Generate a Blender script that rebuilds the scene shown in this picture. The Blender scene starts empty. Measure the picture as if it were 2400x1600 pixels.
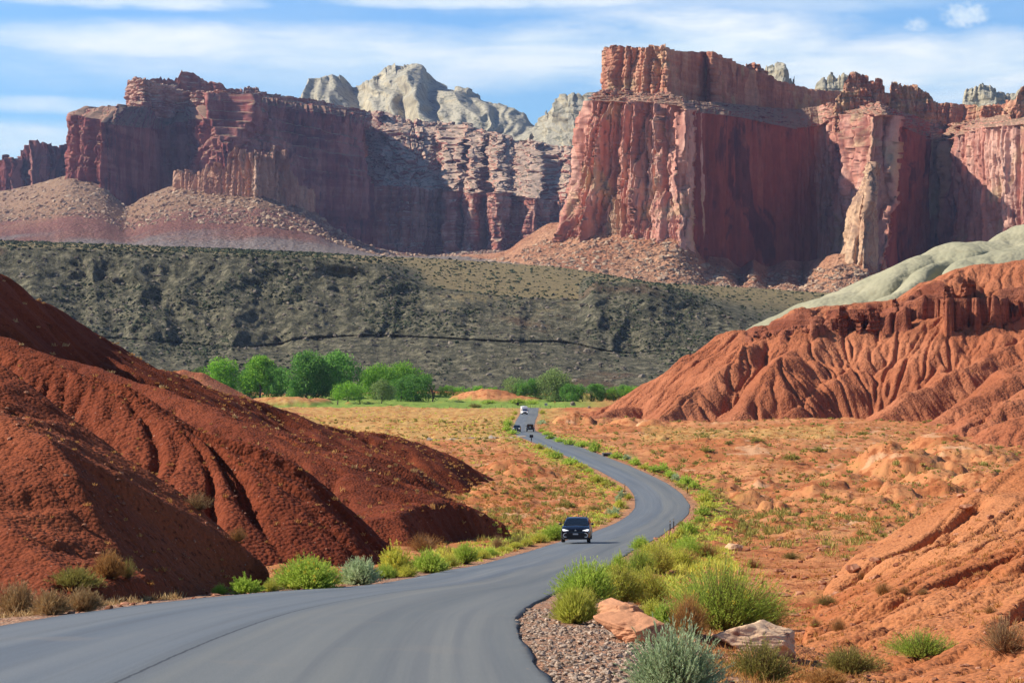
import bpy, math, random
import numpy as np

# ------------------------------------------------------------------ camera, sky, sun, exposure
scene = bpy.context.scene
COL = scene.collection
FPX = 4667.0            # focal length in pixels of a 2400 px wide picture (70 mm lens)
HX, HY = 1200.0, 875.0  # where the level line of sight meets that picture

cam = bpy.data.cameras.new("camera")
camo = bpy.data.objects.new("camera", cam)
COL.objects.link(camo)
camo.location = (0, 0, 0)
camo.rotation_euler = (math.radians(90), 0, 0)
cam.sensor_width = 36.0
cam.lens = 36.0 * FPX / 2400.0
cam.shift_y = 75.0 / 2400.0
cam.clip_start = 0.5
cam.clip_end = 40000
scene.camera = camo

SUN_EL = math.radians(38)
SUN_DIR = np.array([-math.cos(SUN_EL) * 0.996, math.cos(SUN_EL) * 0.09, math.sin(SUN_EL)])
sun = bpy.data.lights.new("sun", 'SUN')
sun.energy = 5.0
sun.angle = math.radians(0.5)
sun.color = (1.0, 0.93, 0.82)
suno = bpy.data.objects.new("sun", sun)
COL.objects.link(suno)
from mathutils import Vector
suno.rotation_euler = Vector((-SUN_DIR[0], -SUN_DIR[1], -SUN_DIR[2])).to_track_quat('-Z', 'Y').to_euler()

scene.view_settings.view_transform = 'Standard'
scene.view_settings.look = 'None'
scene.view_settings.exposure = 0.53
scene.view_settings.gamma = 1.0
scene.cycles.max_bounces = 6
scene.cycles.volume_bounces = 0
scene.cycles.volume_step_rate = 20.0
scene.cycles.use_denoising = True


class NT:
    """small helper to write node trees as expressions"""
    def __init__(s, tree):
        s.t = tree; s.n = tree.nodes; s.l = tree.links
    def new(s, typ, **kw):
        n = s.n.new(typ)
        for k, v in kw.items(): setattr(n, k, v)
        return n
    def put(s, inp, v):
        if isinstance(v, bpy.types.NodeSocket): s.l.new(v, inp)
        elif isinstance(v, (tuple, list)):
            if len(inp.default_value) == 4 and len(v) == 3: v = (*v, 1)
            inp.default_value = v
        else: inp.default_value = v
    def m(s, op, a, b=0.5, c=0.5, clamp=False):
        n = s.new('ShaderNodeMath', operation=op, use_clamp=clamp)
        for i, v in enumerate((a, b, c)): s.put(n.inputs[i], v)
        return n.outputs[0]
    def vm(s, op, a, b=(0, 0, 0)):
        n = s.new('ShaderNodeVectorMath', operation=op)
        s.put(n.inputs[0], a); s.put(n.inputs[1], b)
        return n.outputs[0]
    def noise(s, vec, scale=1, detail=4, rough=0.5, dist=0.0, ntype='FBM'):
        n = s.new('ShaderNodeTexNoise'); n.noise_dimensions = '3D'
        s.put(n.inputs['Vector'], vec); s.put(n.inputs['Scale'], scale); s.put(n.inputs['Detail'], detail)
        s.put(n.inputs['Roughness'], rough); s.put(n.inputs['Distortion'], dist)
        return n.outputs['Fac']
    def voro(s, vec, scale=1, feature='F1', out='Distance', rnd=1.0):
        n = s.new('ShaderNodeTexVoronoi', feature=feature)
        s.put(n.inputs['Vector'], vec); s.put(n.inputs['Scale'], scale); s.put(n.inputs['Randomness'], rnd)
        return n.outputs[out]
    def ramp(s, fac, stops, interp='LINEAR'):
        n = s.new('ShaderNodeValToRGB'); n.color_ramp.interpolation = interp
        cr = n.color_ramp
        while len(cr.elements) < len(stops): cr.elements.new(0.5)
        for e, (p, c) in zip(cr.elements, stops):
            e.position = p
            e.color = (*c, 1) if isinstance(c, (tuple, list)) else (c, c, c, 1)
        s.put(n.inputs[0], fac)
        return n.outputs[0]
    def mix(s, f, a, b, mode='MIX'):
        n = s.new('ShaderNodeMix', data_type='RGBA', blend_type=mode)
        s.put(n.inputs[0], f); s.put(n.inputs[6], a); s.put(n.inputs[7], b)
        return n.outputs[2]
    def sstep(s, v, lo, hi):
        n = s.new('ShaderNodeMapRange', interpolation_type='SMOOTHSTEP')
        s.put(n.inputs[0], v); s.put(n.inputs[1], lo); s.put(n.inputs[2], hi)
        return n.outputs[0]
    def sep(s, v):
        n = s.new('ShaderNodeSeparateXYZ'); s.put(n.inputs[0], v); return n.outputs
    def comb(s, x, y, z):
        n = s.new('ShaderNodeCombineXYZ')
        for i, v in enumerate((x, y, z)): s.put(n.inputs[i], v)
        return n.outputs[0]


# sky with thin cloud bands, all a function of direction
world = bpy.data.worlds.new("World")
scene.world = world
world.use_nodes = True
T = NT(world.node_tree)
T.n.clear()
sky = T.new('ShaderNodeTexSky', sky_type='NISHITA')
sky.sun_disc = False
sky.sun_elevation = SUN_EL
sky.sun_rotation = math.atan2(SUN_DIR[0], SUN_DIR[1])
sky.air_density = 1.3; sky.dust_density = 0.4; sky.ozone_density = 2.5
d = T.new('ShaderNodeTexCoord').outputs['Generated']
dx, dy, dz = T.sep(d)
az = T.m('ARCTAN2', dx, dy)
el = T.m('ARCSINE', dz)
n1 = T.noise(T.comb(T.m('MULTIPLY', az, 9), T.m('MULTIPLY', el, 50), 1.7), 1, 6, 0.55, 0.6)
n2 = T.noise(T.comb(T.m('MULTIPLY', az, 26), T.m('MULTIPLY', el, 75), 7.3), 1, 6, 0.6, 0.3)
n3 = T.noise(T.comb(T.m('MULTIPLY', az, 4), T.m('MULTIPLY', el, 22), 3.1), 1, 3, 0.5)
n4 = T.noise(T.comb(T.m('MULTIPLY', az, 190), T.m('MULTIPLY', el, 260), 4.4), 1, 5, 0.6)
n5 = T.noise(T.comb(T.m('MULTIPLY', az, 34), T.m('MULTIPLY', el, 150), 9.4), 1, 7, 0.62, 0.4)
def blob(px, py, rx, ry, soft=1.0, wob=0.7):
    u0 = math.atan((px - HX) / FPX); v0 = math.atan((HY - py) / FPX)
    a = T.m('DIVIDE', T.m('SUBTRACT', az, u0), rx / FPX)
    b = T.m('DIVIDE', T.m('SUBTRACT', el, v0), ry / FPX)
    r = T.m('ADD', T.m('MULTIPLY', a, a), T.m('MULTIPLY', b, b))
    nn = T.m('ADD', n4, n4) if rx < 60 else T.m('ADD', T.m('ADD', T.m('MULTIPLY', n2, .7), T.m('MULTIPLY', n5, .5)), T.m('MULTIPLY', n1, .8))
    r = T.m('ADD', r, T.m('MULTIPLY', T.m('SUBTRACT', nn, 1.0), (-5.0 if rx < 60 else -2.8) * wob))
    return T.sstep(r, 1.0 + soft * 0.5, 1.0 - soft * 0.9)
blobs = [(330, 108, 430, 44, 1.5, .5, .95), (820, 125, 560, 58, 1.6, .5, .9), (1620, 130, 380, 110, 1.3, .6, 1.0), (1330, 130, 330, 75, 1.3, .6, .85),
         (1150, 150, 480, 60, 1.6, .6, .7), (2120, 185, 420, 85, 1.3, .6, .95), (250, 12, 330, 24, 1.3, .8, .9), (2330, 150, 130, 60, 1.2, .6, .8),
         (1120, 2, 420, 20, 1.3, .8, .85), (120, 262, 210, 20, 1.2, .6, .65), (40, 345, 260, 42, 1.5, .5, .75),
         (2262, 54, 46, 27, 2.2, .42, .95), (2147, 77, 28, 14, 2.2, .42, .65), (1700, 10, 700, 30, 1.6, .7, .45), (500, 160, 700, 60, 1.8, .6, .5)]
mask = None
for px, py, rx, ry, so, wb, st in blobs:
    b = T.m('MULTIPLY', blob(px, py, rx, ry, so, wb), st)
    mask = b if mask is None else T.m('MAXIMUM', mask, b)
low = T.sstep(el, 0.30, 0.19)          # the cloud bank hangs low; overhead the sky is clear
streak = T.m('MULTIPLY', T.sstep(n3, 0.45, 0.75), 0.28)
mask = T.m('MAXIMUM', mask, streak)
mask = T.m('MULTIPLY', mask, T.m('ADD', 0.62, T.m('MULTIPLY', T.m('ADD', n2, n5), 0.36)), clamp=True)
# low wide veil seen between the clouds
veil = T.m('MULTIPLY', T.m('MULTIPLY', T.sstep(T.m('ADD', n3, T.m('MULTIPLY', n1, 0.3)), 0.45, 0.9), 0.28), low)
mask = T.m('MULTIPLY', mask, low)
skyc = T.mix(1.0, sky.outputs[0], T.ramp(el, [(0.0, (0.98, 1.42, 1.95)), (0.20, (0.92, 1.42, 2.1)), (0.42, (0.50, 0.68, 0.95))]), 'MULTIPLY')
skyc = T.mix(veil, skyc, (6.6, 9.2, 11.4))
cloudc = T.mix(T.sstep(n1, 0.3, 0.7), (8.6, 10.6, 12.0), (11.4, 12.2, 12.6))
fin = T.mix(mask, skyc, cloudc)
bg = T.new('ShaderNodeBackground')
T.put(bg.inputs[0], fin); bg.inputs[1].default_value = 0.060
T.l.new(bg.outputs[0], T.new('ShaderNodeOutputWorld').inputs[0])

# ------------------------------------------------------------------ numeric helpers
rng = np.random.default_rng(7)

def W(px, py, d):
    return np.array([(px - HX) / FPX * d, d, (HY - py) / FPX * d])

def Wd(px, d, py):
    return W(px, py, d)

def _h(ix, iy, iz, seed):
    h = (ix.astype(np.int64) * 374761393 + iy.astype(np.int64) * 668265263 + iz.astype(np.int64) * 2147483647 + seed * 974634777) & 0xFFFFFFFF
    h = ((h ^ (h >> 13)) * 1274126177) & 0xFFFFFFFF
    h = ((h ^ (h >> 16)) * 2246822519) & 0xFFFFFFFF
    h = h ^ (h >> 15)
    return (h & 0xFFFFFF) / float(0x7FFFFF) - 1.0

def vn2(x, y, seed=0):
    xi = np.floor(x); yi = np.floor(y); fx = x - xi; fy = y - yi
    fx = fx * fx * fx * (fx * (fx * 6 - 15) + 10); fy = fy * fy * fy * (fy * (fy * 6 - 15) + 10)
    z = np.zeros(1, dtype=np.int64)
    xi = xi.astype(np.int64); yi = yi.astype(np.int64)
    a = _h(xi, yi, z, seed); b = _h(xi + 1, yi, z, seed); c = _h(xi, yi + 1, z, seed); e = _h(xi + 1, yi + 1, z, seed)
    return (a * (1 - fx) + b * fx) * (1 - fy) + (c * (1 - fx) + e * fx) * fy

def fbm(x, y, o=4, seed=0, gain=0.5, lac=2.03):
    x = np.asarray(x, float); y = np.asarray(y, float)
    s = 0; a = 1; t = 0
    for i in range(o):
        s = s + a * vn2(x, y, seed + i * 17); t += a
        x, y = (x * 0.8 - y * 0.6) * lac, (x * 0.6 + y * 0.8) * lac
        a *= gain
    return s / t * 1.6

def fbm0(x, y, o=4, seed=0, gain=0.5, lac=2.03):      # no rotation between octaves: keeps a stretched grain
    x = np.asarray(x, float); y = np.asarray(y, float)
    s = 0; a = 1; t = 0
    for i in range(o):
        s = s + a * vn2(x, y, seed + i * 17); t += a
        x = x * lac + 5.3; y = y * lac + 1.7; a *= gain
    return s / t * 1.6

def ridged(x, y, o=3, seed=0, gain=0.5):
    x = np.asarray(x, float); y = np.asarray(y, float)
    s = 0; a = 1; t = 0
    for i in range(o):
        s = s + a * (1 - np.abs(vn2(x, y, seed + i * 31)) * 2); t += a
        x = x * 2.07 + 3.1; y = y * 2.07 + 9.2; a *= gain
    return s / t

def worley(x, y, seed=0):
    """cell value in -1..1 and edge distance F2-F1"""
    xi = np.floor(x).astype(np.int64); yi = np.floor(y).astype(np.int64)
    f1 = np.full(np.shape(x), 9.0); f2 = f1.copy(); idv = np.zeros(np.shape(x))
    z = np.zeros(1, dtype=np.int64)
    for i in (-1, 0, 1):
        for j in (-1, 0, 1):
            cx = xi + i; cy = yi + j
            px = cx + 0.5 + 0.45 * _h(cx, cy, z, seed); py = cy + 0.5 + 0.45 * _h(cx, cy, z, seed + 5)
            dd = np.hypot(px - x, py - y)
            hv = _h(cx, cy, z, seed + 9)
            m = dd < f1
            f2 = np.where(m, f1, np.minimum(f2, dd))
            idv = np.where(m, hv, idv); f1 = np.where(m, dd, f1)
    return idv, f2 - f1

def sst(x, a, b):
    t = np.clip((x - a) / (b - a), 0, 1)
    return t * t * (3 - 2 * t)

def pchip(xs, ys):
    xs = np.array(xs, float); ys = np.array(ys, float)
    h = np.diff(xs); dl = np.diff(ys) / h
    m = np.zeros(len(xs)); m[0] = dl[0]; m[-1] = dl[-1]
    for i in range(1, len(xs) - 1):
        if dl[i - 1] * dl[i] > 0:
            w1 = 2 * h[i] + h[i - 1]; w2 = h[i] + 2 * h[i - 1]
            m[i] = (w1 + w2) / (w1 / dl[i - 1] + w2 / dl[i])
    def f(x):
        x = np.clip(x, xs[0], xs[-1]); i = np.clip(np.searchsorted(xs, x) - 1, 0, len(h) - 1)
        t = (x - xs[i]) / h[i]
        return ((2*t**3-3*t**2+1)*ys[i] + (t**3-2*t**2+t)*h[i]*m[i] + (-2*t**3+3*t**2)*ys[i+1] + (t**3-t**2)*h[i]*m[i+1])
    return f

# ------------------------------------------------------------------ object helpers
def tag(o, label=None, cat=None, group=None, kind=None):
    if label: o['label'] = label
    if cat: o['category'] = cat
    if group: o['group'] = group
    if kind: o['kind'] = kind
    return o

def mesh_np(name, V, F, mat=None, smooth=True, parent=None, loc=None, uv=None, attrs=None, mats=None, fmat=None):
    """V (n,3); F (m,k) int array, or list of such arrays"""
    me = bpy.data.meshes.new(name)
    V = np.asarray(V, dtype=np.float64)
    if loc is not None: V = V - np.asarray(loc, float)
    Fs = F if isinstance(F, list) else [F]
    Fs = [np.asarray(f, dtype=np.int32) for f in Fs if len(f)]
    me.vertices.add(len(V)); me.vertices.foreach_set('co', V.astype(np.float32).ravel())
    nl = sum(f.size for f in Fs); npoly = sum(len(f) for f in Fs)
    me.loops.add(nl); me.loops.foreach_set('vertex_index', np.concatenate([f.ravel() for f in Fs]))
    me.polygons.add(npoly)
    tot = np.concatenate([np.full(len(f), f.shape[1], np.int32) for f in Fs])
    st = np.concatenate([[0], np.cumsum(tot)[:-1]]).astype(np.int32)
    me.polygons.foreach_set('loop_start', st); me.polygons.foreach_set('loop_total', tot)
    me.polygons.foreach_set('use_smooth', np.full(npoly, smooth, dtype=bool))
    if fmat is not None: me.polygons.foreach_set('material_index', np.asarray(fmat, np.int32))
    if uv is not None:
        l = me.uv_layers.new(name='UVMap')
        idx = np.concatenate([f.ravel() for f in Fs])
        l.data.foreach_set('uv', np.asarray(uv, np.float32)[idx].ravel())
    if attrs:
        for k, a in attrs.items():
            at = me.attributes.new(k, 'FLOAT', 'POINT'); at.data.foreach_set('value', np.asarray(a, np.float32).ravel())
    me.update(calc_edges=True)
    o = bpy.data.objects.new(name, me); COL.objects.link(o)
    if mats:
        for m in mats: me.materials.append(m)
    elif mat: me.materials.append(mat)
    if loc is not None: o.location = loc
    if parent is not None: o.parent = parent; 
    return o

def grid_faces(nr, nc, keep=None):
    i = np.arange(nr - 1)[:, None] * nc + np.arange(nc - 1)[None, :]
    f = np.stack([i, i + 1, i + nc + 1, i + nc], -1)
    if keep is not None: f = f[keep]
    return f.reshape(-1, 4)

def compact(V, F):
    u, inv = np.unique(F.ravel(), return_inverse=True)
    return V[u], inv.reshape(F.shape), u

def structure(o):
    o['kind'] = 'structure'; return o

def empty(name, loc, rz=0.0, parent=None):
    o = bpy.data.objects.new(name, None); COL.objects.link(o)
    o.location = loc; o.rotation_euler = (0, 0, rz); o.empty_display_size = 0.3
    if parent is not None: o.parent = parent
    return o

def copy_tree(o, parent=None):
    c = o.copy(); COL.objects.link(c)
    if parent is not None: c.parent = parent
    for ch in list(o.children): copy_tree(ch, c)
    return c

def new_mat(name):
    m = bpy.data.materials.new(name); m.use_nodes = True
    T = NT(m.node_tree); T.n.clear()
    out = T.new('ShaderNodeOutputMaterial'); b = T.new('ShaderNodeBsdfPrincipled')
    T.l.new(b.outputs[0], out.inputs[0])
    b.inputs['Roughness'].default_value = 0.95
    b.inputs['Specular IOR Level'].default_value = 0.15
    return m, T, b, out

def bump(T, b, h, dist, strength=1.0):
    n = T.new('ShaderNodeBump'); n.inputs['Distance'].default_value = dist; n.inputs['Strength'].default_value = strength
    T.put(n.inputs['Height'], h); T.l.new(n.outputs[0], b.inputs['Normal'])

def pos(T):
    return T.new('ShaderNodeNewGeometry').outputs['Position']

def attr(T, name):
    n = T.new('ShaderNodeAttribute'); n.attribute_name = name; return n.outputs['Fac']
# ------------------------------------------------------------------ rock and soil materials
def mat_cliff(name, lo, mid, hi, varnish, S=1.0, ledge=(0.33, 0.2, 0.13), green=0.35, strata=0.5, bumpd=2.0, cream=None, patch=0.3):
    """vertical stained sandstone; lo/mid/hi colours; S metres of the noise"""
    m, T, b, out = new_mat(name)
    p = pos(T); x, y, z = T.sep(p)
    big = T.noise(p, 0.006 / S, 5, 0.6)
    streak = T.noise(T.comb(T.m('MULTIPLY', x, 0.055 / S), T.m('MULTIPLY', y, 0.055 / S), T.m('MULTIPLY', z, 0.006 / S)), 1, 6, 0.62)
    fine = T.noise(p, 0.12 / S, 5, 0.65)
    band = T.noise(T.comb(T.m('MULTIPLY', x, 0.002), T.m('MULTIPLY', y, 0.002), T.m('MULTIPLY', z, 0.07 / S)), 1, 4, 0.6)
    f = T.m('ADD', T.m('MULTIPLY', big, 0.55), T.m('ADD', T.m('MULTIPLY', streak, 0.55), T.m('MULTIPLY', band, 0.35 * strata)))
    f = T.m('SUBTRACT', f, 0.05 + 0.175 * strata)
    c = T.ramp(f, [(0.30, lo), (0.5, mid), (0.68, hi)])
    v = T.sstep(T.m('ADD', T.m('MULTIPLY', streak, 0.7), T.m('MULTIPLY', T.noise(p, 0.012 / S, 4, 0.6, 0.8), 0.5)), 0.66, 0.76)
    c = T.mix(T.m('MULTIPLY', v, 0.75), c, varnish)
    # big dark patches with drawn-out lower edges, and pale scars where slabs fell
    pv_ = T.noise(T.comb(T.m('MULTIPLY', x, 0.014 / S), T.m('MULTIPLY', y, 0.014 / S), T.m('MULTIPLY', z, 0.009 / S)), 1, 5, 0.62, 1.2)
    c = T.mix(T.m('MULTIPLY', T.sstep(pv_, 0.54, 0.60), patch), c, varnish)
    sc_ = T.voro(T.comb(T.m('MULTIPLY', x, 0.03 / S), T.m('MULTIPLY', y, 0.03 / S), T.m('MULTIPLY', z, 0.013 / S)), 1, out='Color')
    c = T.mix(T.m('MULTIPLY', T.sstep(T.sep(sc_)[0], 0.80, 0.86), 0.35), c, hi)
    if cream:
        cm = T.sstep(T.noise(T.vm('ADD', p, (71, 13, 5)), 0.011 / S, 4, 0.6, 0.5), 0.53, 0.64)
        c = T.mix(T.m('MULTIPLY', cm, 0.8), c, cream)
    c = T.mix(0.35, c, T.mix(1.0, c, T.ramp(fine, [(0.3, 0.55), (0.7, 1.35)]), 'MULTIPLY'))
    # flat ledges carry rubble, soil and a little brush
    nz = T.sep(T.new('ShaderNodeNewGeometry').outputs['Normal'])[2]
    led = T.sstep(nz, 0.45, 0.7)
    veg = T.sstep(T.noise(p, 0.09 / S, 4, 0.7), 0.52, 0.60)
    lc = T.mix(T.m('MULTIPLY', veg, green), T.mix(fine, tuple(k * 0.7 for k in ledge), tuple(k * 1.25 for k in ledge)), (0.045, 0.055, 0.025))
    c = T.mix(led, c, lc)
    T.put(b.inputs['Base Color'], c)
    h = T.m('ADD', T.m('MULTIPLY', streak, 1.0), T.m('ADD', T.m('MULTIPLY', fine, 0.5), T.m('MULTIPLY', band, 0.5 * strata)))
    bump(T, b, h, bumpd * S)
    return m

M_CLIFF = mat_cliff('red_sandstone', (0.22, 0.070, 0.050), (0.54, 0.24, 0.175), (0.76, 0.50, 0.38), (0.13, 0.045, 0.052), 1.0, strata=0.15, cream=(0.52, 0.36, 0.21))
M_CLIFF_SHADE = mat_cliff('shaded_wall_sandstone', (0.13, 0.030, 0.027), (0.33, 0.083, 0.056), (0.48, 0.16, 0.105), (0.045, 0.017, 0.030), 1.6, patch=0.6, strata=0.12)  # darker copy of the cliff stone with the wall's shade put in
M_CLIFF_UP = mat_cliff('upper_cliff_sandstone', (0.22, 0.07, 0.045), (0.48, 0.20, 0.12), (0.66, 0.40, 0.25), (0.08, 0.035, 0.035), 0.8, ledge=(0.38, 0.24, 0.15), strata=1.0, cream=(0.5, 0.34, 0.18))
M_CLIFF_FAR = mat_cliff('far_red_sandstone', (0.08, 0.020, 0.022), (0.25, 0.068, 0.058), (0.48, 0.22, 0.17), (0.035, 0.013, 0.026), 1.5, strata=1.1, green=0.5)
M_LEDGES = mat_cliff('ledgy_sandstone', (0.14, 0.042, 0.036), (0.34, 0.125, 0.09), (0.62, 0.38, 0.28), (0.09, 0.034, 0.04), 1.2, ledge=(0.50, 0.35, 0.25), green=0.75, strata=1.8)
M_FIN = mat_cliff('pinnacle_sandstone', (0.24, 0.10, 0.07), (0.48, 0.26, 0.17), (0.66, 0.46, 0.31), (0.15, 0.07, 0.06), 1.0, green=0.0)
M_DOME = mat_cliff('white_sandstone', (0.21, 0.175, 0.115), (0.41, 0.35, 0.23), (0.64, 0.56, 0.38), (0.10, 0.085, 0.065), 1.8, ledge=(0.42, 0.38, 0.28), green=0.6, strata=0.6, bumpd=5)

def mat_talus(name, base, light, bands=None, S=1.0, veg=0.0):
    m, T, b, out = new_mat(name)
    p = pos(T); x, y, z = T.sep(p)
    big = T.noise(p, 0.008 / S, 5, 0.6)
    fine = T.noise(p, 0.16 / S, 6, 0.75)
    sp = T.noise(p, 0.42 / S, 3, 0.7)
    c = T.mix(T.sstep(big, 0.35, 0.65), base, light)
    if bands:
        zz = T.m('ADD', z, T.m('MULTIPLY', T.m('SUBTRACT', big, 0.5), 90))
        lo, hi = bands[0][0], bands[-1][0]
        bc = T.ramp(T.m('DIVIDE', T.m('SUBTRACT', zz, lo), hi - lo), [((q - lo) / (hi - lo), cc) for q, cc in bands])
        c = T.mix(0.85, c, bc)
    c = T.mix(T.sstep(sp, 0.56, 0.66), c, tuple(min(1, k * 1.5) for k in light))
    c = T.mix(T.sstep(fine, 0.5, 0.35), c, tuple(k * 0.42 for k in base))
    if veg: c = T.mix(T.m('MULTIPLY', T.sstep(T.noise(p, 0.11, 4, 0.7), 0.55, 0.62), veg), c, (0.05, 0.055, 0.03))
    T.put(b.inputs['Base Color'], c)
    bump(T, b, T.m('ADD', fine, T.m('MULTIPLY', T.voro(p, 0.22 / S), -0.7)), 3.5 * S)
    return m
M_TALUS = mat_talus('red_talus', (0.34, 0.145, 0.078), (0.50, 0.27, 0.155), veg=0.25)
M_TALUS_FAR = mat_talus('tan_talus', (0.25, 0.13, 0.085), (0.36, 0.23, 0.14), bands=[(150, (0.20, 0.20, 0.19)), (195, (0.18, 0.16, 0.16)), (215, (0.17, 0.055, 0.05)), (262, (0.22, 0.075, 0.06)), (285, (0.30, 0.17, 0.10)), (400, (0.32, 0.20, 0.12))], S=1.3, veg=0.3)

def mat_badland(name, base, light, dark, S=1.0, pale=None, band=0.0, clod=0.03):
    """crumbly eroded mudstone, S = grain size in metres"""
    m, T, b, out = new_mat(name)
    p = pos(T); x, y, z = T.sep(p)
    big = T.noise(p, 0.05 / S ** 0.5, 5, 0.6)
    fine = T.noise(p, 1.6 / S, 5, 0.7)
    c = T.mix(T.sstep(big, 0.35, 0.68), base, light)
    c = T.mix(T.sstep(fine, 0.48, 0.30), c, dark)
    if pale: c = T.mix(T.m('MULTIPLY', T.sstep(T.noise(p, 5.0 / S, 2, 0.5), 0.70, 0.74), 0.5), c, pale)
    if band:
        bd = T.noise(T.comb(T.m('MULTIPLY', x, 0.01), T.m('MULTIPLY', y, 0.01), T.m('MULTIPLY', z, band)), 1, 4, 0.6)
        c = T.mix(T.m('MULTIPLY', T.sstep(bd, 0.45, 0.62), 0.35), c, tuple(k * 0.62 for k in base))
    T.put(b.inputs['Base Color'], c)
    v = T.voro(T.vm('ADD', p, T.vm('MULTIPLY', T.comb(fine, big, fine), (0.3 * S, 0.3 * S, 0.3 * S))), 3.2 / S)
    h = T.m('ADD', T.m('MULTIPLY', v, -1.0), T.m('MULTIPLY', fine, 1.1))
    bump(T, b, h, clod * S * 6)
    return m
M_RED_NEAR = mat_badland('red_mudstone_near', (0.18, 0.038, 0.014), (0.30, 0.080, 0.032), (0.09, 0.020, 0.009), 0.30, pale=(0.6, 0.4, 0.3), clod=0.023)
M_RED_MID = mat_badland('red_mudstone_mid', (0.15, 0.030, 0.011), (0.24, 0.056, 0.022), (0.075, 0.015, 0.007), 0.6, pale=(0.55, 0.35, 0.25), clod=0.023)
M_ORANGE = mat_badland('orange_mudstone', (0.36, 0.115, 0.050), (0.46, 0.170, 0.080), (0.20, 0.050, 0.021), 2.2, band=0.12, clod=0.02)
M_ORANGE_NEAR = mat_badland('orange_mudstone_near', (0.38, 0.120, 0.042), (0.50, 0.200, 0.082), (0.19, 0.050, 0.018), 0.35, pale=(0.66, 0.42, 0.27), clod=0.02)
M_LEDGE_RED = mat_badland('red_ledge_sandstone', (0.25, 0.072, 0.036), (0.36, 0.130, 0.070), (0.13, 0.038, 0.02), 1.6, band=1.1)
M_GREYGREEN = mat_badland('grey_green_shale', (0.33, 0.31, 0.20), (0.42, 0.38, 0.25), (0.30, 0.27, 0.17), 7.0, band=0.06, clod=0.008)
# ------------------------------------------------------------------ valley floor profile and road plan
z0 = pchip([-80, 0, 15.5, 24, 41, 60, 90, 129, 180, 235, 317, 400, 480, 600, 765, 930, 1000, 1060, 1130, 1300],
           [3.5, -1.5, -2.41, -3.01, -4.44, -6.03, -8.5, -11.02, -13.9, -15.5, -15.5, -14.9, -14.1, -14.4, -15.6, -15.95, -14.6, -13.0, -11.0, -11.0])
_dd = np.linspace(8, 1100, 6000)
_yy = HY - FPX * z0(_dd) / _dd
_mono = np.minimum.accumulate(_yy)
def d_of_y(y):
    """distance at which the floor profile shows at picture row y"""
    return float(np.interp(-y, -_mono, _dd))

ROAD_L = [(-1500, 1850), (-700, 1610), (0, 1461), (166, 1435), (332, 1413), (498, 1395), (650, 1381), (802, 1374), (884, 1366), (976, 1350), (1059, 1332), (1170, 1309), (1253, 1286), (1319, 1266), (1400, 1241), (1438, 1227), (1470, 1208), (1488, 1189), (1489, 1171), (1484, 1156), (1471, 1139), (1451, 1128), (1400, 1100), (1321, 1065), (1270, 1044), (1228, 1027), (1207, 1017), (1200, 1008), (1205, 994), (1212, 981), (1218, 971), (1222, 955)]
ROAD_R = [(1560, 1800), (1330, 1660), (1249, 1538), (1221, 1488), (1211, 1449), (1216, 1432), (1244, 1414), (1290, 1390), (1345, 1362), (1412, 1329), (1445, 1310), (1482, 1289), (1521, 1269), (1566, 1241), (1591, 1225), (1614, 1202), (1617, 1182), (1598, 1156), (1566, 1133), (1527, 1113), (1474, 1090), (1372, 1051), (1310, 1026), (1263, 1013), (1254, 1008), (1252, 997), (1255, 984), (1261, 971), (1262, 959), (1263, 955)]
def unproj(pts):
    out = []
    for px, py in pts:
        if py > 1600: d = 15.5 * (725.0 / (py - HY)) * 1.0; d = max(d, 9.0)
        else: d = d_of_y(py)
        out.append(((px - HX) / FPX * d, d))
    return np.array(out)
def resample(P, n, smooth=2):
    s = np.concatenate([[0], np.cumsum(np.hypot(*np.diff(P, axis=0).T))])
    t = np.linspace(0, s[-1], n)
    Q = np.stack([np.interp(t, s, P[:, k]) for k in range(P.shape[1])], -1)
    for _ in range(smooth): Q[1:-1] = Q[1:-1] * 0.5 + (Q[:-2] + Q[2:]) * 0.25
    return Q
LW = unproj(ROAD_L); RW = unproj(ROAD_R)
LW = np.vstack([[(-12.0, -40.0), (-7.2, 0.0), (-6.6, 12.0)], LW[2:]])
RW = np.vstack([[(-4.0, -40.0), (-0.2, 0.0), (0.1, 10.0)], RW[1:]])
LQ = resample(LW, 1400, 14); RQ0 = resample(RW, 2800, 14)
# pair the edges: for every left sample the right sample at a matching share of the way, relaxed to the nearest
def pair(LQ, RQ):
    j = 0; out = []
    sR = len(RQ)
    for i, p in enumerate(LQ):
        lo = j; hi = min(sR, j + 60)
        dd = np.hypot(*(RQ[lo:hi] - p).T) + 0.002 * np.arange(hi - lo)
        j = lo + int(np.argmin(dd)); out.append(j)
    out = np.array(out, float)
    k = np.ones(41) / 41
    o2 = np.convolve(np.pad(out, 20, mode='edge'), k, mode='valid')
    idx = np.arange(sR)
    return np.stack([np.interp(o2, idx, RQ[:, 0]), np.interp(o2, idx, RQ[:, 1])], -1)
RQ = pair(LQ, RQ0)
CQ = (LQ + RQ) / 2
u = np.concatenate([[0, 0.006], np.linspace(0, 1, 13)[1:-1], [0.994, 1]]); NU = len(u)
RP = LQ[:, None, :] * (1 - u)[None, :, None] + RQ[:, None, :] * u[None, :, None]
RZ = z0(RP[..., 1]) + 0.03 - 0.05 * (2 * u - 1)[None, :] ** 2
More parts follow.
